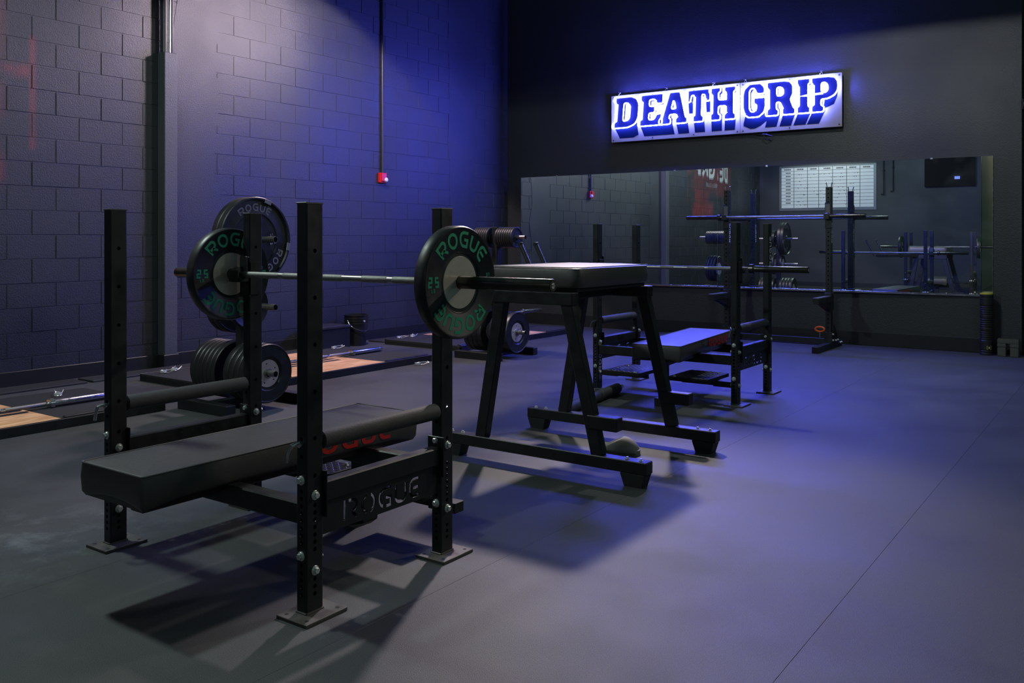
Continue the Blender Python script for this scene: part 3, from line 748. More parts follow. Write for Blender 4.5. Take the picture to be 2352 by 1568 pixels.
    # foam covered safety tubes with locking pins
    for s_ in (-1, 1):
        x = s_*hw; b = MB(); b.lathe([(-py+.046,.027),(-py+.048,.0325),(py-.048,.0325),(py-.046,.027)], (x,0,.593), 'Y', 20)
        ft = b.build('safety_tube', M_foam, T)
        b = MB(); b.cyl((x,-py-.05,.593),(x,py+.05,.593), .011, 12); b.build('rod', M_chrome, ft)
        b = MB(); yy = -py-wy/2-.002
        b.tube([(x-.004,yy+.01,.598),(x-.004,yy-.02,.598),(x-.007,yy-.034,.594),(x-.018,yy-.037,.568),(x-.026,yy-.037,.535)], .0062, 10); b.build('locking_pin', M_chrome, ft)
    # bar hooks on the head uprights
    bz = 1.125 if head > 0 else 1.06
    for s_ in (-1, 1):
        x = s_*hw; yf = head*(py-wy/2); d = -head
        b = MB(); b.box(x-.036, x+.036, yf, yf+d*.010, bz-.11, bz+.085, .002)
        b.box(x-.033, x+.033, yf, yf+d*.075, bz-.035, bz-.0165, .002); b.box(x-.033, x+.033, yf+d*.066, yf+d*.076, bz-.035, bz+.022, .002)
        b.box(x-.036, x-.027, yf-d*.06, yf+d*.01, bz-.10, bz+.06, .002); b.box(x+.027, x+.036, yf-d*.06, yf+d*.01, bz-.10, bz+.06, .002)
        jc = b.build('bar_hook', M_steel, T, 0)
        b = MB(); b.box(x-.028, x+.028, yf+d*.0102, yf+d*.018, bz-.012, bz+.088, .002); b.box(x-.028, x+.028, yf+d*.011, yf+d*.065, bz-.0165, bz-.0145, .0005); b.build('liner', M_capend, jc, 0)
    # spotter deck plates of tread plate at the head end
    for s_ in (-1, 1):
        xa, xb = s_*.125, s_*.46; ya, yb = head*(.40 if head > 0 else .10), head*(.60 if head > 0 else .55)
        b = MB(); b.box(xa, xb, ya, yb, .175, .205, .003); dk = b.build('spotter_deck', M_steel, T, 0)
        b = MB(); n = 0; x0_, x1_ = min(xa,xb)+.02, max(xa,xb)-.02; y0_, y1_ = min(ya,yb)+.02, max(ya,yb)-.02
        nx, ny = 13, (9 if head > 0 else 16)
        for i in range(nx):
            for j in range(ny):
                c = Vector((x0_+(x1_-x0_)*i/(nx-1), y0_+(y1_-y0_)*j/(ny-1), .2052)); a = PI/4 if (i+j) % 2 else -PI/4
                dx, dy = math.cos(a)*.011, math.sin(a)*.011; px_, py_ = -math.sin(a)*.0035, math.cos(a)*.0035
                b.add([c+Vector((dx,dy,0)), c+Vector((px_,py_,.0)), c+Vector((-dx,-dy,0)), c+Vector((-px_,-py_,0)), c+Vector((0,0,.0026))], [(0,1,4),(1,2,4),(2,3,4),(3,0,4)])
        o = b.build('tread', M_tread, dk, 0); o['kind'] = 'stuff'
        for q in ((xa+s_*.05, yb-head*.03), (xb-s_*.05, ya+head*.1)): bolt(dk, (q[0], q[1], .205), '+Z', .8)
        b = MB(); b.box(min(xa,xb)+.03, max(xa,xb)-.03, (ya+yb)/2-.02, (ya+yb)/2+.02, .135, .175, .003); b.box(xb-s_*.03, xb+s_*.12, (ya+yb)/2-.03, (ya+yb)/2+.03, .13, .175, .002); b.build('deck_bracket', M_steel, dk, 0)
    return T, ups
B1, UP1 = bench('near black bench press station loaded with green-lettered plates', -2.965, 2.468, .605, 1, (0,-.035), 0, 'bench press stations')
B2, UP2 = bench('far bench press station with an empty bar and blue-lit pad', -3.215, 7.02, .618, -1, (.115,-.17), math.radians(5.7), 'bench press stations')
# stickers running up the posts of the far station and the rack
def sticker(up, H, z, txt='ROGUE', face='+X', off=.0258, y=.0, t=.2, m=None):
    if face == '+X': f = lambda u,v: Vector((off, y+H/2-v, z+u))
    return decal('sticker', txt, H, t, f, m or M_white, up, .2)
sticker(UP2[(-1,-1)], .048, .29); sticker(UP2[(1,1)], .048, 1.19)
b = MB()
for k in range(3): b.box(.0256, .0262, -.016+k*.012, -.008+k*.012, .09, .135)
b.build('sticker', M_grey, UP2[(-1,-1)], 0)['kind'] = 'stuff'

# ------------------------------------------------------------------ barbells
def barbell(label, ctr, axis, group, half=1.10, sleeve=M_sleeve, shaft=M_bar, knurl=M_knurl, sl=.425, tilt=0., cap=True):
    """axis 'X' or 'Y'"""
    rz = 0 if axis == 'X' else PI/2
    T = thing('barbell', label, 'barbell', ctr, rz, group)
    inn = half-sl
    b = MB(); b.lathe([(-inn,.0140),(inn,.0140)], seg=16); sh_ = b.build('shaft', shaft, T)
    for (a, c) in ((-inn+.05,-.36),(-.33,-.18),(-.06,.06),(.18,.33),(.36,inn-.05)):
        b = MB(); b.lathe([(a,.0141),(a+.002,.0150),(c-.002,.0150),(c,.0141)], seg=16); b.build('knurling', knurl, sh_)
    for s_ in (-1, 1):
        b = MB(); pr = [(inn-.03,.020),(inn-.028,.0375),(inn+.003,.0385),(inn+.005,.030),(inn+.012,.0252),(half-.003,.0252),(half,.0235)]
        pr = [(s_*x, r) for x, r in pr]
        if s_ < 0: pr = pr[::-1]
        b.lathe(pr, seg=28); sv = b.build('sleeve', sleeve, T)
        if cap:
            b = MB(); b.lathe([(half-.001,.0215),(half+.0008,.0215)] if s_ > 0 else [(-half-.0008,.0215),(-half+.001,.0215)], seg=24); ec = b.build('end_cap', M_black, sv)
            b = MB()
            for k in range(7):
                a = 2*PI*k/7; r0 = .007
                b.box(s_*(half+.0008)-.0003, s_*(half+.0008)+.0003, r0*math.cos(a)-.0028, r0*math.cos(a)+.0028, r0*math.sin(a)-.0045, r0*math.sin(a)+.0045)
            b.build('cap_emblem', M_white, ec, 0)
    return T
barbell('loaded black barbell racked on the near bench press station', (-2.93, 2.758, 1.125), 'X', 'barbells', 1.155, sl=.487)
barbell('empty barbell racked on the far bench press station', (-3.21, 6.73, 1.0605), 'X', 'barbells', 1.155)

# ------------------------------------------------------------------ plates
def plate(name, label, x, y, z, R, thick, group, hub=None, text=None, sides=(1,), style='bumper', axis='X', bore=.0262):
    """disc with axis X; (x,y,z) is the middle of the disc"""
    T = thing(name, label, 'weight plate', (x, y, z), 0 if axis == 'X' else PI/2, group)
    h_ = thick/2; b = MB()
    if style == 'bumper':
        half = [(h_*.62,bore),(h_*.62,.118),(h_*.80,.122),(h_*.80,.126),(h_*.92,.131),(h_*.92,R*.93),(h_,R*.945),(h_,R*.975),(h_*.7,R)]
    elif style == 'wheel':
        half = [(h_,bore),(h_,.06),(h_*.35,.065),(h_*.35,R*.60),(h_*.55,R*.62),(h_*.55,R*.64),(h_*.5,R*.66),(h_*.5,R*.93),(h_,R*.945),(h_,R*.985),(h_*.8,R)]
    else:
        half = [(h_,bore),(h_,.055),(h_*.45,.06),(h_*.45,R*.82),(h_,R*.85),(h_,R*.97),(h_*.7,R)]
    prof = half + [(-x_, r_) for x_, r_ in half[::-1]]
    prof = [(-x_, r_) for x_, r_ in prof]
    b.lathe(prof+[prof[0]], seg=64 if R > .2 else 36, capa=False, capb=False); b.build('disc', M_rubber, T, 35)
    if style == 'bumper' and hub:
        for s_ in (-1, 1):
            b = MB(); pr = [(h_*.60,bore),(h_*.60+.003,bore+.0005),(h_*.60+.003,.1035),(h_*.60,.105)]
            pr = [(s_*x_, r_) for x_, r_ in pr]
            b.lathe(pr[::-1] if s_ > 0 else pr, seg=48, capa=False, capb=False); hb = b.build('hub', M_hub, T, 30)
            if hub == 'drilled':
                for k in range(5):
                    a = 2*PI*k/5+.5; b = MB(); xx = s_*(h_*.60+.003); b.cyl((xx-.0004,.075*math.cos(a),.075*math.sin(a)),(xx+.0006,.075*math.cos(a),.075*math.sin(a)), .006, 10); b.build('rivet', M_black, hb)
                b = MB(); pr = [(h_*.60+.002,bore+.012),(h_*.60+.014,bore+.010),(h_*.60+.014,bore)]; pr = [(s_*x_, r_) for x_, r_ in pr]
                b.lathe(pr[::-1] if s_ > 0 else pr, seg=24, capa=False, capb=False); b.build('hub_ring', M_bar, hb)
    def arc_text(nm, txt, Hh, r0, a_mid, m, xs, k=1.0, t=.22, gap=.25):
        # a_mid: angle (deg) measured from up, clockwise seen from +X (towards +Y)
        def f(u, v):
            rr_ = r0+v; a = math.radians(a_mid)+k*u/(r0+Hh*.5)
            return Vector((xs, rr_*math.sin(a), rr_*math.cos(a)))
        decal(nm, txt, Hh, t, f, m, T, gap)
    def flat_text(nm, txt, Hh, cy_, cz_, rot, m, xs, t=.22, gap=.25):
        c_, s_ = math.cos(rot), math.sin(rot)
        decal(nm, txt, Hh, t, lambda u, v: Vector((xs, cy_+c_*u-s_*(v-Hh/2), cz_+s_*u+c_*(v-Hh/2))), m, T, gap)
    if text == '25':
        xs = h_*.92+.0006
        arc_text('lettering', 'ROGUE', .066, .138, 3, M_green, xs, t=.185, gap=.2, k=.93); arc_text('lettering', 'ROGUE', .066, .138, 183, M_green, xs, t=.185, gap=.2, k=.93)
        flat_text('weight_mark', '25', .042, -.170, .006, 0, M_green, xs, t=.2, gap=.3); flat_text('weight_mark', 'LB', .015, -.172, -.026, 0, M_green, xs, t=.2)
        flat_text('weight_mark', '25', .042, .170, -.006, PI, M_green, xs, t=.2, gap=.3); flat_text('weight_mark', 'LB', .015, .172, .026, PI, M_green, xs, t=.2)
    if text == '70':
        xs = h_*.5+.0012
        arc_text('lettering', 'ROGUE', .058, .222, -2, M_grey, xs, t=.185, gap=.24); arc_text('lettering', 'ROGUE', .058, .222, 146, M_grey, xs, t=.22, gap=.3)
        flat_text('weight_mark', '70', .045, .165, -.01, math.radians(-168), M_grey, xs, t=.24); flat_text('weight_mark', 'LB', .02, .15, .038, math.radians(-168), M_grey, xs, t=.2)
        for a in (100, 260, 20):
            a = math.radians(a); b = MB(); c = Vector((0, (R-.02)*math.sin(a), (R-.02)*math.cos(a))); tdir = Vector((0, math.cos(a), -math.sin(a)))
            b.bar(c-tdir*.03+Vector((h_,0,0)), c+tdir*.03+Vector((h_,0,0)), .006, .03, (1,0,0)); b.build('grip_cut', M_grey, T, 0)
    return T
plate('bumper_plate', 'green-lettered 25 LB bumper plate with bright hub on right end of near bar', -2.232, 2.758, 1.125, .225, .058, 'green lettered plates on the near bar', 'plain', '25')
plate('bumper_plate', 'green-lettered 25 LB bumper plate on left end of near bar', -3.665, 2.758, 1.125, .225, .058, 'green lettered plates on the near bar', 'plain', '25')

# ------------------------------------------------------------------ plate trees
ORD = ['first','second','third','fourth','fifth','sixth','seventh','eighth','ninth','tenth']
def plate_tree(label, x, y, pegs, where, H=1.42, wide=.33):
    T = thing('plate_tree', label, 'plate tree', (x, y, 0), 0, 'plate trees')
    b = MB(); b.box(-.038,.038,-.038,.038,.076,H,.005); b.box(-.039,.039,-.039,.039,H,H+.004,.001); b.build('post', M_steel, T, 0)
    b = MB(); b.box(-.038,.038,-wide+.04,wide-.04,.0,.076,.004); b.build('base_beam', M_steel, T, 0)
    for s_ in (-1,1):
        b = MB(); b.box(-.30,.30,s_*wide-.04,s_*wide+.04,0,.08,.004); b.build('foot_beam', M_steel, T, 0)
    for (sd, z, stack) in pegs:
        b = MB(); b.lathe([(0,.024),(.352,.024),(.352,.0205),(.30,.0205)] , (0,0,0), 'X', 20, capb=True)
        o = b.build('peg', M_bar, T, 30, (sd*.038, 0, z)); 
        if sd < 0: o.rotation_euler = (0,0,PI)
        b = MB(); b.lathe([(0,.04),(.008,.04)], seg=20); o2 = b.build('peg_flange', M_steel, o)
        xx = .052; nstack = len(stack)
        for i, (kind, R, th) in enumerate(stack):
            lev = 'top' if z > 1.1 else ('middle' if z > .6 else 'bottom'); side = 'right' if sd > 0 else 'left'
            cx_ = x+sd*(xx+th/2); xx += th+.003
            zz = z-(.0262-.024)
            if kind == 'wheel':
                plate('wheel_plate', '%s oversized 70 LB plate on the %s' % ('outer white-lettered' if i == nstack-1 else 'inner', where), cx_, y, zz, R, th, 'oversized plates on the near tree', None, '70' if i == nstack-1 else None, style='wheel')
            elif kind == 'hub':
                plate('bumper_plate', 'black bumper plate with silver drilled hub facing out on the %s' % where, cx_, y, zz, R, th, 'hubbed plates', 'drilled')
            elif kind == 'bump':
                plate('bumper_plate', '%s black bumper plate out from post on %s %s peg of %s' % (ORD[i], lev, side, where), cx_, y, zz, R, th, 'bumper plates on the trees', 'plain')
            else:
                plate('iron_plate', '%s small iron plate out from post on %s %s peg of %s' % (ORD[i], lev, side, where), cx_, y, zz, R, th, 'small iron plates', style='iron')
    return T
bp_, hb_ = 'bump', 'hub'
plate_tree('near plate tree behind the loaded bench with oversized plates', -5.72, 4.43,
  [(1,.278,[(bp_,.225,.062),(bp_,.225,.062),(bp_,.225,.055),(hb_,.225,.075)]), (-1,.278,[(bp_,.225,.048)]*5+[(bp_,.225,.05)]),
   (1,.78,[(bp_,.175,.045)]), (-1,.78,[(bp_,.215,.06),(bp_,.215,.06)]), (1,1.29,[('wheel',.33,.06),('wheel',.33,.06)]), (-1,1.29,[('iron',.17,.03)]*4)], 'near plate tree')
plate_tree('far plate tree near the room corner with small plates on top', -5.84, 7.92,
  [(1,.278,[(bp_,.225,.075),(bp_,.225,.075),(hb_,.225,.085)]), (-1,.278,[(bp_,.225,.06)]*4), (1,.78,[(bp_,.215,.05)]), (-1,.78,[(bp_,.225,.05)]*3),
   (1,1.31,[('iron',.115,.026)]*8), (-1,1.31,[('iron',.115,.026)]*7)], 'far plate tree')

# ------------------------------------------------------------------ lifting platforms
def platform(label, x0, x1, y0, y1, wood0, wood1, hgt=.062):
    T = thing('lifting_platform', label, 'platform', ((x0+x1)/2, (y0+y1)/2, 0), 0, 'lifting platforms')
    cx_, cy_ = (x0+x1)/2, (y0+y1)/2; X0, X1, Y0_, Y1_ = x0-cx_, x1-cx_, y0-cy_, y1-cy_; w0, w1 = wood0-cy_, wood1-cy_
    b = MB(); b.box(X0, X1, Y0_, Y1_, 0, hgt-.022); b.build('base', M_black, T, 0)
    for (a, c, m, nm, top) in ((Y0_+.006, w0-.002, M_rubber_dull, 'rubber_tile', hgt), (w0, w1, M_wood, 'wood_insert', hgt-.001), (w1+.002, Y1_-.006, M_rubber_dull, 'rubber_tile', hgt)):
        b = MB(); b.box(X0+.006, X1-.03, a, c, hgt-.022, top, .002); b.build(nm, m, T, 0)
    b = MB(); b.box(X1-.028, X1+.004, Y0_, Y1_, 0, hgt+.004, .003); b.build('edge_rail', M_steel, T, 0)
    for (a, c) in ((w0-.7, w0-.02), (w1+.02, w1+.70)):
        b = MB(); b.box(X1-.075, X1-.035, max(a,Y0_+.02), min(c,Y1_-.02), hgt, hgt+.012, .004); b.build('edge_strip', M_rubber, T, 0)
    b = MB(); b.box(X0, X0+.006, Y0_, Y1_, 0, hgt+.002, .001); b.build('rear_rail', M_steel, T, 0)
    # dark stencilled mark on the wood
    b = MB()
    for k in range(3): b.box(-.12+k*.1, -.06+k*.1, (w0+w1)/2-.45, (w0+w1)/2+.45, hgt-.0008, hgt-.0002)
    b.build('stencil_mark', M_line, T, 0)
    return T
platform('lifting platform at the left edge of the photo', -7.18, -6.03, 1.48, 3.965, 2.25, 3.2)
platform('middle lifting platform below the black bucket', -7.48, -6.16, 4.66, 7.2, 5.35, 6.54)
platform('far lifting platform near the corner of the room', -7.6, -6.40, 8.0, 10.55, 8.70, 9.86)
barbell('chrome barbell lying on the platform at left edge', (-6.52, 2.67, .0925), 'Y', 'barbells', 1.12, M_chrome, M_chrome, M_knurl)
barbell('chrome barbell lying on the middle platform', (-6.82, 6.0, .0925), 'Y', 'barbells', 1.12, M_chrome, M_chrome, M_knurl)
barbell('chrome barbell propped on blocks on the far platform', (-7.0, 9.42, .287), 'Y', 'barbells', 1.12, M_chrome, M_chrome, M_knurl)
for yy, nm in ((8.95, 'near'), (9.88, 'far')):
    T = thing('bar_rest', 'low black block under the %s part of the far platform barbell' % nm, 'block', (-7.0, yy, .063), 0, 'bar rests')
    b = MB(); b.box(-.10,.10,-.05,.05,0,.15,.006); b.box(-.10,-.03,-.05,.05,.15,.23,.006); b.box(.03,.10,-.05,.05,.15,.23,.006); b.build('body', M_rubber_dull, T, 0)
    b = MB(); b.box(-.03,.03,-.05,.05,.15,.209,.003); b.build('saddle', M_rubber, T, 0)
# spring clips
def clip(label, loc, rz, group='spring collar clips'):
    T = thing('spring_clip', label, 'collar clip', loc, rz, group); b = MB(); P = []
    for k in range(64):
        a = 2*PI*k/20; P.append((.027*math.cos(a), .027*math.sin(a), .006+.0085*k/20))
    b.tube(P, .0035, 6); b.build('coil', M_bright, T)
    for s_ in (-1,1):
        b = MB(); b.tube([(.027,s_*.004,.02+s_*.01),(.06,s_*.02,.022+s_*.01),(.10,s_*.03,.03),(.115,s_*.03,.034)], .0035, 6); b.build('prong', M_bright, T)
    return T
clip('spring clip on the rear of the left edge platform', (-6.93, 3.62, .062), 2.6)
clip('left spring clip of the pair on the middle platform corner', (-7.33, 4.80, .062), .6)
clip('right spring clip of the pair on the middle platform corner', (-7.36, 4.93, .062), 2.2)
clip('spring clip beside the bucket on the middle platform', (-7.38, 6.95, .062), 1.2)
clip('left spring clip of the pair on the far platform', (-7.5, 8.15, .062), .4)
clip('right spring clip of the pair on the far platform', (-7.47, 8.36, .062), 2.0)
clip('spring clip on the floor edge of the middle platform', (-6.06, 6.86, .0), .9)
# rubber mats along the block wall
for i, (a, c) in enumerate(((-1.0, 4.3), (4.35, 7.02), (8.1, 11.1))):
    b = MB(); b.box(-7.98, -7.72, a, c, 0, .018, .004); o = b.build('rubber_mat', M_rubber_dull, None, 0)
    tag(o, ('long rubber strip at the foot of the wall behind left edge platform', 'rubber strip at the foot of the wall behind middle platform', 'rubber strip at the foot of the wall behind far platform')[i], 'mat', 'rubber strips along the wall')

# ------------------------------------------------------------------ bucket and box by the wall
T = thing('bucket', 'black plastic bucket with ribbed rim by the block wall', 'bucket', (-7.83, 7.74, 0))
b = MB(); pr = [(.0,.118),(.265,.138),(.265,.148),(.275,.148),(.277,.138),(.295,.139),(.297,.149),(.305,.149),(.307,.140),(.325,.140),(.327,.150),(.335,.150),(.338,.141),(.362,.142),(.364,.153),(.374,.153),(.374,.139),(.02,.112)]
b.lathe(pr, (0,0,0), 'Z', 40, capb=True); b.build('body', M_bucket, T)
b = MB(); P = [(.0+.145*math.cos(a)*1.0, .145*math.sin(a), .31-.11*math.cos((a-PI*.0))*.0-.13*abs(math.sin(PI/2+a))**.7) for a in [PI*(-.5)+PI*k/16 for k in range(17)]]
b.tube(P, .003, 6); b.build('handle', M_chrome, T)
b = MB(); b.cyl((.14,-.01,.30),(.155,-.01,.30), .012, 10); b.build('handle_boss', M_bright, T)
T = thing('storage_box', 'low dark storage box left of the bucket', 'box', (-7.86, 7.3, 0))
b = MB(); b.box(-.16,.16,-.22,.22,0,.24,.01); b.build('body', M_bucket, T, 0)
b = MB(); b.box(-.17,.17,-.23,.23,.24,.275,.008); b.build('lid', M_rubber, T, 0)
# ------------------------------------------------------------------ fire alarm with its conduit
T = thing('fire_alarm', 'red fire alarm strobe on the block wall', 'fire alarm', (XL, 8.47, 2.02))
b = MB(); b.box(0,.045,-.062,.062,0,.13,.006); b.build('housing', M_alarm, T, 0)
b = MB(); b.box(.045,.062,-.05,.02,.02,.125,.004); b.build('sounder', M_alarm, T, 0)
b = MB(); b.lathe([(.045,.032),(.06,.031),(.075,.024),(.082,.01)], (0,.03,.04), 'X', 20); b.build('strobe', M_clear, T)
T = thing('conduit', 'black electrical conduit running up from the fire alarm', 'conduit', (XL, 8.47, 2.15))
b = MB(); b.cyl((.022,0,0),(.022,0,4.3), .014, 14); b.build('tube', M_pipe, T)
b = MB(); b.cyl((.022,0,.0),(.022,0,.2), .017, 14); b.lathe([(.2,.02),(.23,.02)], (.022,0,0), 'Z', 14); b.build('coupling', M_pipe, T)

# ------------------------------------------------------------------ tall padded row bench
T = thing('row_bench', 'tall padded row bench with black A-frame legs', 'bench', (-2.87, 4.65, 0))
def L_(x, y, z): return (x+2.87, y-4.65, z)
pm, top = pad_mesh(.65, .87, .115, .022, .0, cr=.05); pd = pm.build('pad', M_vinyl, T, 40, (0, 0, 1.022))
b = MB(); b.tube(top, .003, 6, closed=True); b.build('piping', M_piping, pd)
b = MB(); b.box(-.30,.30,-.41,.41,1.0,1.022,.003); b.build('pad_board', M_black, T, 0)
for yy in (4.19, 5.10):
    b = MB(); b.bar(L_(-3.11,yy,.965), L_(-2.55,yy,.965), .072, .07, None, .004); b.build('top_rail', M_steel, T, 0)
    for (xt, xb) in ((-3.045,-3.19),(-2.60,-2.40)):
        b = MB(); b.bar(L_(xb,yy,.13), L_(xt,yy,.955), .072, .058, (1,0,0), .004); b.build('leg', M_steel, T, 0)
    b = MB(); b.box(-3.47+2.87, -2.10+2.87, yy-.038-4.65, yy+.038-4.65, .070, .135, .004); bm_ = b.build('floor_beam', M_steel, T, 0)
    for s_, xe in ((-1,-3.47),(1,-2.10)):
        b = MB(); xa = xe-s_*.01; xb = xe-s_*.15
        x0_, x1_ = sorted((xa+2.87, xb+2.87)); y0_, y1_ = yy-4.65-.045, yy-4.65+.045
        b.add([(x0_+.02,y0_+.008,0),(x1_-.02,y0_+.008,0),(x1_-.02,y1_-.008,0),(x0_+.02,y1_-.008,0),(x0_,y0_,.070),(x1_,y0_,.070),(x1_,y1_,.070),(x0_,y1_,.070)], [(0,3,2,1),(4,5,6,7),(0,1,5,4),(1,2,6,5),(2,3,7,6),(3,0,4,7)])
        b.build('rubber_foot', M_rubber_dull, bm_, 0)
        for k in (.05, .13): bolt(bm_, (xe-s_*k+2.87, yy-4.65, .135), '+Z', .75)
    b = MB(); b.box(-2.46+2.87, -2.275+2.87, yy-.035-4.65, yy+.035-4.65, .272, .345, .004); b.build('foot_stub', M_steel, T, 0)
b = MB(); b.bar(L_(-2.82,4.2,.965), L_(-2.82,5.1,.965), .06, .06, None, .004); b.build('centre_rail', M_steel, T, 0)
b = MB(); b.bar(L_(-3.0,5.10,.985), L_(-3.52,5.50,.985), .05, .05, None, .004); b.bar(L_(-3.66,5.52,.985), L_(-3.45,5.45,.985), .05, .05, None, .004); ab = b.build('handle_bracket', M_steel, T, 0)
for (x_, y_) in ((-3.83,5.5),(-3.665,5.46)):
    b = MB(); b.cyl(L_(x_+.145,y_,.98), L_(x_,y_,1.255), .017, 14); q = b.build('handle_post', M_pipe, T)
    b = MB(); b.lathe([(0,.019),(.022,.019),(.028,.012)], L_(x_,y_,1.245), 'Z', 14); b.build('post_cap', M_rubber, q)

# ------------------------------------------------------------------ slide sandal
T = thing('sandal', 'grey slip-on sandal under the row bench', 'sandal', (-2.615, 4.765, 0), math.radians(10))
b = MB(); n = 18; rows = []
for i in range(n+1):
    t = i/n; x = -.15+.30*t; wd_ = .036+.014*math.sin(PI*min(1,t*1.05))+.010*t; 
    if t > .85: wd_ *= math.sqrt(max(.02,1-((t-.85)/.16)**2))
    if t < .1: wd_ *= math.sqrt(max(.02,1-((.1-t)/.11)**2))
    rows.append((x, wd_))
base = []
for z_ in (0, .012, .026, .030):
    for (x, wd_) in rows: base.append((x, -wd_, z_))
    for (x, wd_) in reversed(rows): base.append((x, wd_, z_))
m_ = 2*(n+1); F = []
for k in range(3):
    for j in range(m_): j2 = (j+1) % m_; F.append((k*m_+j, k*m_+j2, (k+1)*m_+j2, (k+1)*m_+j))
F.append(tuple(range(m_))[::-1]); F.append(tuple(3*m_+j for j in range(m_))); b.add(base, F); b.build('sole', M_slip, T, 40)
b = MB(); P = []; ny = 16; ts = (0,.12,.28,.45,.62,.76,.88,.95,.985,1.0)
for t0 in ts:
    xt = .05+.085*t0; xb = -.105+.245*t0; hh = .004+.078*math.sqrt(max(0, 1-t0**2.2))
    for j in range(ny+1):
        a = PI*j/ny; x = xb+(xt-xb)*math.sin(a)**.9
        q_ = min(.97, max(0, (x+.15)/.30))*n; i_ = int(q_); wd_ = rows[i_][1]*(1-(q_-i_))+rows[min(n,i_+1)][1]*(q_-i_)+.003
        P.append((x, -wd_*math.copysign(abs(math.cos(a))**.75, math.cos(a)), .014+hh*math.sin(a)**.8))
for j in range(len(ts)-1):
    for i in range(ny): b.f.append((j*(ny+1)+i, j*(ny+1)+i+1, (j+1)*(ny+1)+i+1, (j+1)*(ny+1)+i))
b.v += P; st = b.build('upper', M_slip, T, 60); sm = st.modifiers.new('thick','SOLIDIFY'); sm.thickness = .007
b = MB(); b.tube([P[i] for i in range(ny+1)], .0055, 8); b.build('rim', M_slip, T)
b = MB(); b.tube([P[1*(ny+1)+i] for i in range(ny+1)], .0035, 8); b.build('seam', M_slip, T)
b = MB(); b.bar((.085,-.022,.075),(.105,-.022,.066), .016, .004, (0,1,0)); b.build('badge', M_yellow, st, 0)

# ------------------------------------------------------------------ padded roller bar on the floor by the far station
T = thing('roller_bar', 'padded round bar lying on floor behind the row bench', 'bar', (-3.53, 6.05, .045), math.radians(7.5))
b = MB(); b.lathe([(-.55,.030),(-.545,.042),(.545,.042),(.55,.030)], (0,0,0), 'Y', 20); b.build('pad', M_foam, T)
b = MB(); b.cyl((0,-.66,0),(0,.66,0), .015, 14); b.build('core', M_chrome, T)
b = MB(); b.tube([(.05*math.cos(a),.12,.012+.05*math.sin(a)) for a in [2*PI*k/20 for k in range(20)]], .003, 6, closed=True); b.build('ring', M_chrome, T)

# ------------------------------------------------------------------ squat stand by the mirror
T = thing('squat_stand', 'tall black squat stand in front of the mirror', 'squat rack', (-3.66, 10.72, 0))
hz = [.10+.0508*k for k in range(36)]
um = upright_mesh(.0635, .0762, 1.9, hz, hz, .0078, 0).mesh('upright', M_steel, 25)
SU = {}
for s_ in (-1,1):
    x = s_*.628; u = link('upright', um, T, (x, 0, 0)); SU[s_] = u
    b = MB(); b.box(x-.038, x+.038, -.55, .40, 0, .072, .004); ft = b.build('foot', M_steel, T, 0)
    b = MB()
    for ss in (-1,1): b.add([(x+ss*.038,.04,.06),(x+ss*.038,.26,.06),(x+ss*.038,.04,.3),(x+ss*.043,.04,.06),(x+ss*.043,.26,.06),(x+ss*.043,.04,.3)], [(0,1,2),(3,5,4),(0,3,4,1),(1,4,5,2),(2,5,3,0)])
    b.box(x-.043, x+.043, -.045, .045, .0, .20, .002); b.build('gusset', M_steel, ft, 0)
    for (yy, zz) in ((.0,.17),(.0,.10),(.12,.09),(.20,.09),(.30,.05),(.36,.05)): bolt(ft, (x+.043, yy, zz), '+X', .85)
    b = MB(); b.box(x-.036, x+.036, -.52, -.04, .55, .615, .003); b.box(x-.042, x+.042, -.06, .045, .45, .66, .003)
    b.add([(x-.03,-.05,.45),(x+.03,-.05,.45),(x+.03,-.40,.55),(x-.03,-.40,.55),(x-.03,-.05,.55),(x+.03,-.05,.55)], [(0,1,2,3),(3,2,5,4),(0,3,4),(1,5,2),(0,4,5,1)])
    sa = b.build('spotter_arm', M_steel, T, 0)
    b = MB(); b.box(x-.034, x+.034, -.52, -.06, .615, .624, .002); b.build('arm_liner', M_capend, sa, 0)
    b = MB(); b.box(x-.036,x+.036,-.050,-.038,1.42,1.72,.002); b.box(x-.03,x+.03,-.115,-.038,1.525,1.543,.002); b.box(x-.03,x+.03,-.122,-.110,1.525,1.59,.002); hk = b.build('bar_hook', M_steel, T, 0)
    b = MB(); b.box(x-.026,x+.026,-.058,-.0502,1.55,1.70,.002); b.build('hook_liner', M_capend, hk, 0)
    for (q, lean) in ((-.022,-.012),(.022,.012)):
        b = MB(); b.tube([(x+q,.0,1.88),(x+q+lean*.5,.0,1.93),(x+q+lean,.0,1.955),(x+q+lean*1.6,.0,1.945)], .0055, 8); b.build('band_pin', M_chrome, u)
        b.v = []
for u in SU.values():
    for ch in u.children:
        if ch.name.startswith('band_pin'): ch.parent = u; ch.location = (-u.location.x, 0, 0)
    decal('sticker', 'ROGUE', .045, .2, lambda uu,v: Vector((.0325, .0225-v, 1.37+uu)), M_white, u, .2)
b = MB(); b.box(-.59,.59,.29,.36,.015,.085,.004); cb = b.build('cross_beam', M_steel, T, 0)
barbell('barbell racked on the squat stand before the mirror', (-3.70, 10.64, 1.56), 'X', 'barbells', 1.10)
# orange gripped pull pin stood on the rack's cross beam
T = thing('pull_pin', 'orange gripped pull pin standing on the squat stand beam', 'pin', (-3.235, 11.045, .085))
b = MB(); b.cyl((0,0,0),(0,0,.075), .008, 10); b.build('shank', M_chrome, T)
b = MB(); P = [( .055*math.cos(a)*(1 if abs(math.cos(a)) < .8 else 1), 0, .105+.028*math.sin(a)) for a in [2*PI*k/24 for k in range(24)]]
b.tube(P, .011, 8, closed=True); b.build('grip', M_orange, T)

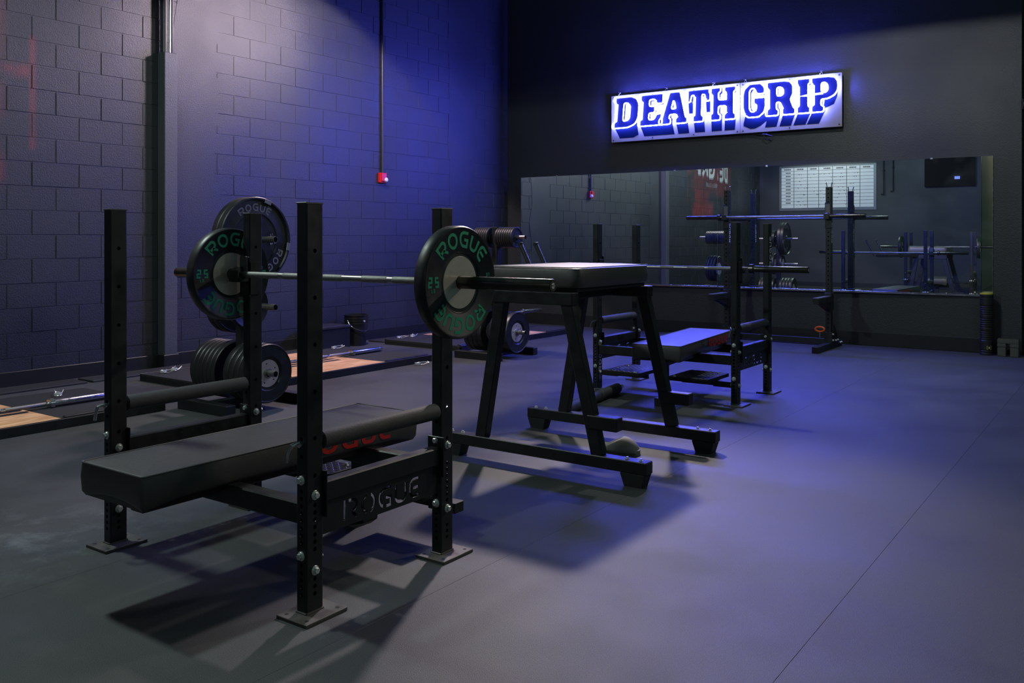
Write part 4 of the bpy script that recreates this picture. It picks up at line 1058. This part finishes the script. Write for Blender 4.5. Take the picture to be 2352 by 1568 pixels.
# ------------------------------------------------------------------ foam roller and blocks by the wall end
T = thing('foam_roller', 'tall ribbed black foam roller standing under the mirror end', 'foam roller', (-1.44, 11.18, 0))
pr = [(0,.066),(.004,.07)]; z = .004
def ribs(z, k):
    o = []
    for i in range(k): o += [(z,.07),(z+.006,.0645),(z+.014,.0645),(z+.020,.07)]; z += .024
    return o, z
for (zz, k) in ((.02,2),(.16,5),(.30,5),(.44,5)):
    o, z2 = ribs(zz, k); pr += o
pr += [(.63,.07),(.635,.064),(.645,.064),(.65,.07),(.672,.07)]
b = MB(); b.lathe(pr+[(.68,.062),(.68,.045)], (0,0,0), 'Z', 32); fb = b.build('body', M_rubber, T, 40)
b = MB(); b.lathe([(.675,.068),(.688,.068),(.690,.05)], (0,0,0), 'Z', 32); b.build('end_ring', M_yellow, T)
a0 = math.radians(-62)
def onroll(u, v): 
    a = a0+u/.07; return Vector((.0712*math.cos(a), .0712*math.sin(a), .085+v))
b = MB(); q = .02
for (p0, p1) in (((-q,-q),(q,-q)),((q,-q),(q,q)),((q,q),(-q,q)),((-q,q),(-q,-q))):
    A, B_ = Vector(p0), Vector(p1); d = (B_-A).normalized()*.0025; nn = Vector((-d.y,d.x))
    b.add([onroll(*(A-nn)), onroll(*(B_-nn)), onroll(*(B_+nn)), onroll(*(A+nn))], [(0,1,2,3)])
b.build('badge', M_yellow, T, 0)
decal('badge_mark', 'X', .026, .28, lambda u,v: onroll(u, v-.013), M_white, T)
def yblock(label, x, z, sx_, sz_, notch=False):
    T = thing('foam_block', label, 'foam block', (x, 11.16, z), 0, 'stacked foam blocks'); b = MB()
    if notch:
        b.box(-sx_/2, sx_/2, -.05, .05, sz_*.45, sz_, .006); b.box(-sx_/2, -.018, -.05, .05, 0, sz_*.46, .006); b.box(.018, sx_/2, -.05, .05, 0, sz_*.46, .006)
    else: b.box(-sx_/2, sx_/2, -.05, .05, 0, sz_, .006)
    b.build('body', M_block, T, 0); b = MB(); b.box(-sx_/2+.004, sx_/2-.004, -.046, .046, sz_-.0005, sz_+.002, .001); b.build('top_skin', M_foam, T, 0)
yblock('left of the two lower foam blocks right of foam roller', -1.285, 0, .082, .098)
yblock('right of the two lower foam blocks right of foam roller', -1.162, 0, .082, .098)
yblock('notched foam block resting on two others right of foam roller', -1.223, .1, .21, .092, True)
# small spotlight clamped at the end of the mirror wall
T = thing('wall_spotlight', 'small pale wall light at the right edge of the photo', 'wall light', (-1.10, 11.24, 2.78))
b = MB(); b.box(-.01,.012,.02,.10,-.06,.06,.004); b.build('bracket', M_black, T, 0)
b = MB(); b.lathe([(0,.03),(.02,.042),(.10,.045),(.11,.038)], (.012,.06,0), 'X', 18); b.build('head', M_clear, T)

# ------------------------------------------------------------------ what the mirror shows: whiteboard, screen, lettering
T = thing('whiteboard', 'large ruled whiteboard on wall behind camera, seen in the mirror', 'whiteboard', (-6.3, YB, 2.08))
b = MB(); b.box(-1.27,1.27,0,.02,-.03,1.20,.004); b.build('frame', M_wframe, T, 0)
b = MB(); b.box(-1.20,1.20,.02,.024,.05,1.15); b.build('surface', M_wboard, T, 0)
colx = [-1.2,-.86,-.5,-.2,.16,.52,.86,1.2]; b = MB()
for x in colx[1:-1]: b.box(x-.006,x+.006,.0241,.025,.05,1.15)
for k in range(1, 12):
    z = 1.15-k*.0917; b.box(-1.2,1.2,.0241,.025,z-.004,z+.004)
b.build('ruled_grid', M_line, T, 0)
rnd = random.Random(3)
for i in range(7):   # column heads and entries: short runs of handwriting too far off to read
    c = -(colx[i]+colx[i+1])/2; b = MB(); x = c-.09
    while x < c+.09: b.box(x, x+.018, .0241, .0252, 1.085, 1.125); x += .026
    b.build('column_heading', M_line, T, 0)
for k in range(10):
    z = 1.15-(k+1.5)*.0917; b = MB(); x = -1.08
    while x < -.96: b.box(x, x+.024, .0241, .0252, z-.017, z+.017); x += .034
    b.build('row_entry', M_line, T, 0)
b = MB()
for k in range(90):
    x = rnd.uniform(-.8,.8); z = .1+rnd.randint(0,9)*.0917+.02; b.box(x, x+rnd.uniform(.01,.03), .0241, .0250, z, z+rnd.uniform(.01,.03))
o = b.build('faint_writing', M_wframe, T, 0); o['kind'] = 'stuff'
T = thing('wall_screen', 'black wall screen behind camera with blue display, seen in the mirror', 'screen', (-3.3, YB, 2.6))
b = MB(); b.box(-.57,.57,.02,.09,0,.72,.008); b.build('panel', M_tv, T, 0)
b = MB(); b.box(.12,.24,.0905,.093,.18,.25,.001); b.build('clock_display', M_led, T, 0)
b = MB(); b.box(-.1,.1,0,.03,.2,.5); b.build('bracket', M_black, T, 0)
for i, (x, zb_) in enumerate(((-4.85, 2.45), (-4.62, 2.52))):
    T = thing('wall_pipe', ('left', 'right')[i]+' hooked pipe dropping down the wall, seen in the mirror', 'pipe', (x, YB, zb_), 0, 'pipes on the back wall')
    b = MB(); b.tube([(-.07,.04,0),(-.01,.04,0),(0,.04,.012),(0,.04,2.6)], .014, 8); b.build('tube', M_black, T)
    b = MB(); b.box(-.03,.03,0,.04,.6,.63); b.build('strap', M_black, T, 0)
T = thing('wall_lettering', 'pale painted gym name on the block wall, seen in the mirror', 'lettering', (XL, 2.4, 2.5))
decal('small_words', 'BARBELL CLUB', .095, .22, lambda u,v: Vector((.0012, .66-.62+u, v)), M_grey, T, .2)
decal('large_words', 'DEATH GRIP', .46, .2, lambda u,v: Vector((.0012, -.35+u*.86, .215+v)), M_white, T, .16)
decal('large_word_shade', 'DEATH GRIP', .46, .2, lambda u,v: Vector((.0008, -.36+u*.86, .18+v)), M_grey, T, .16)
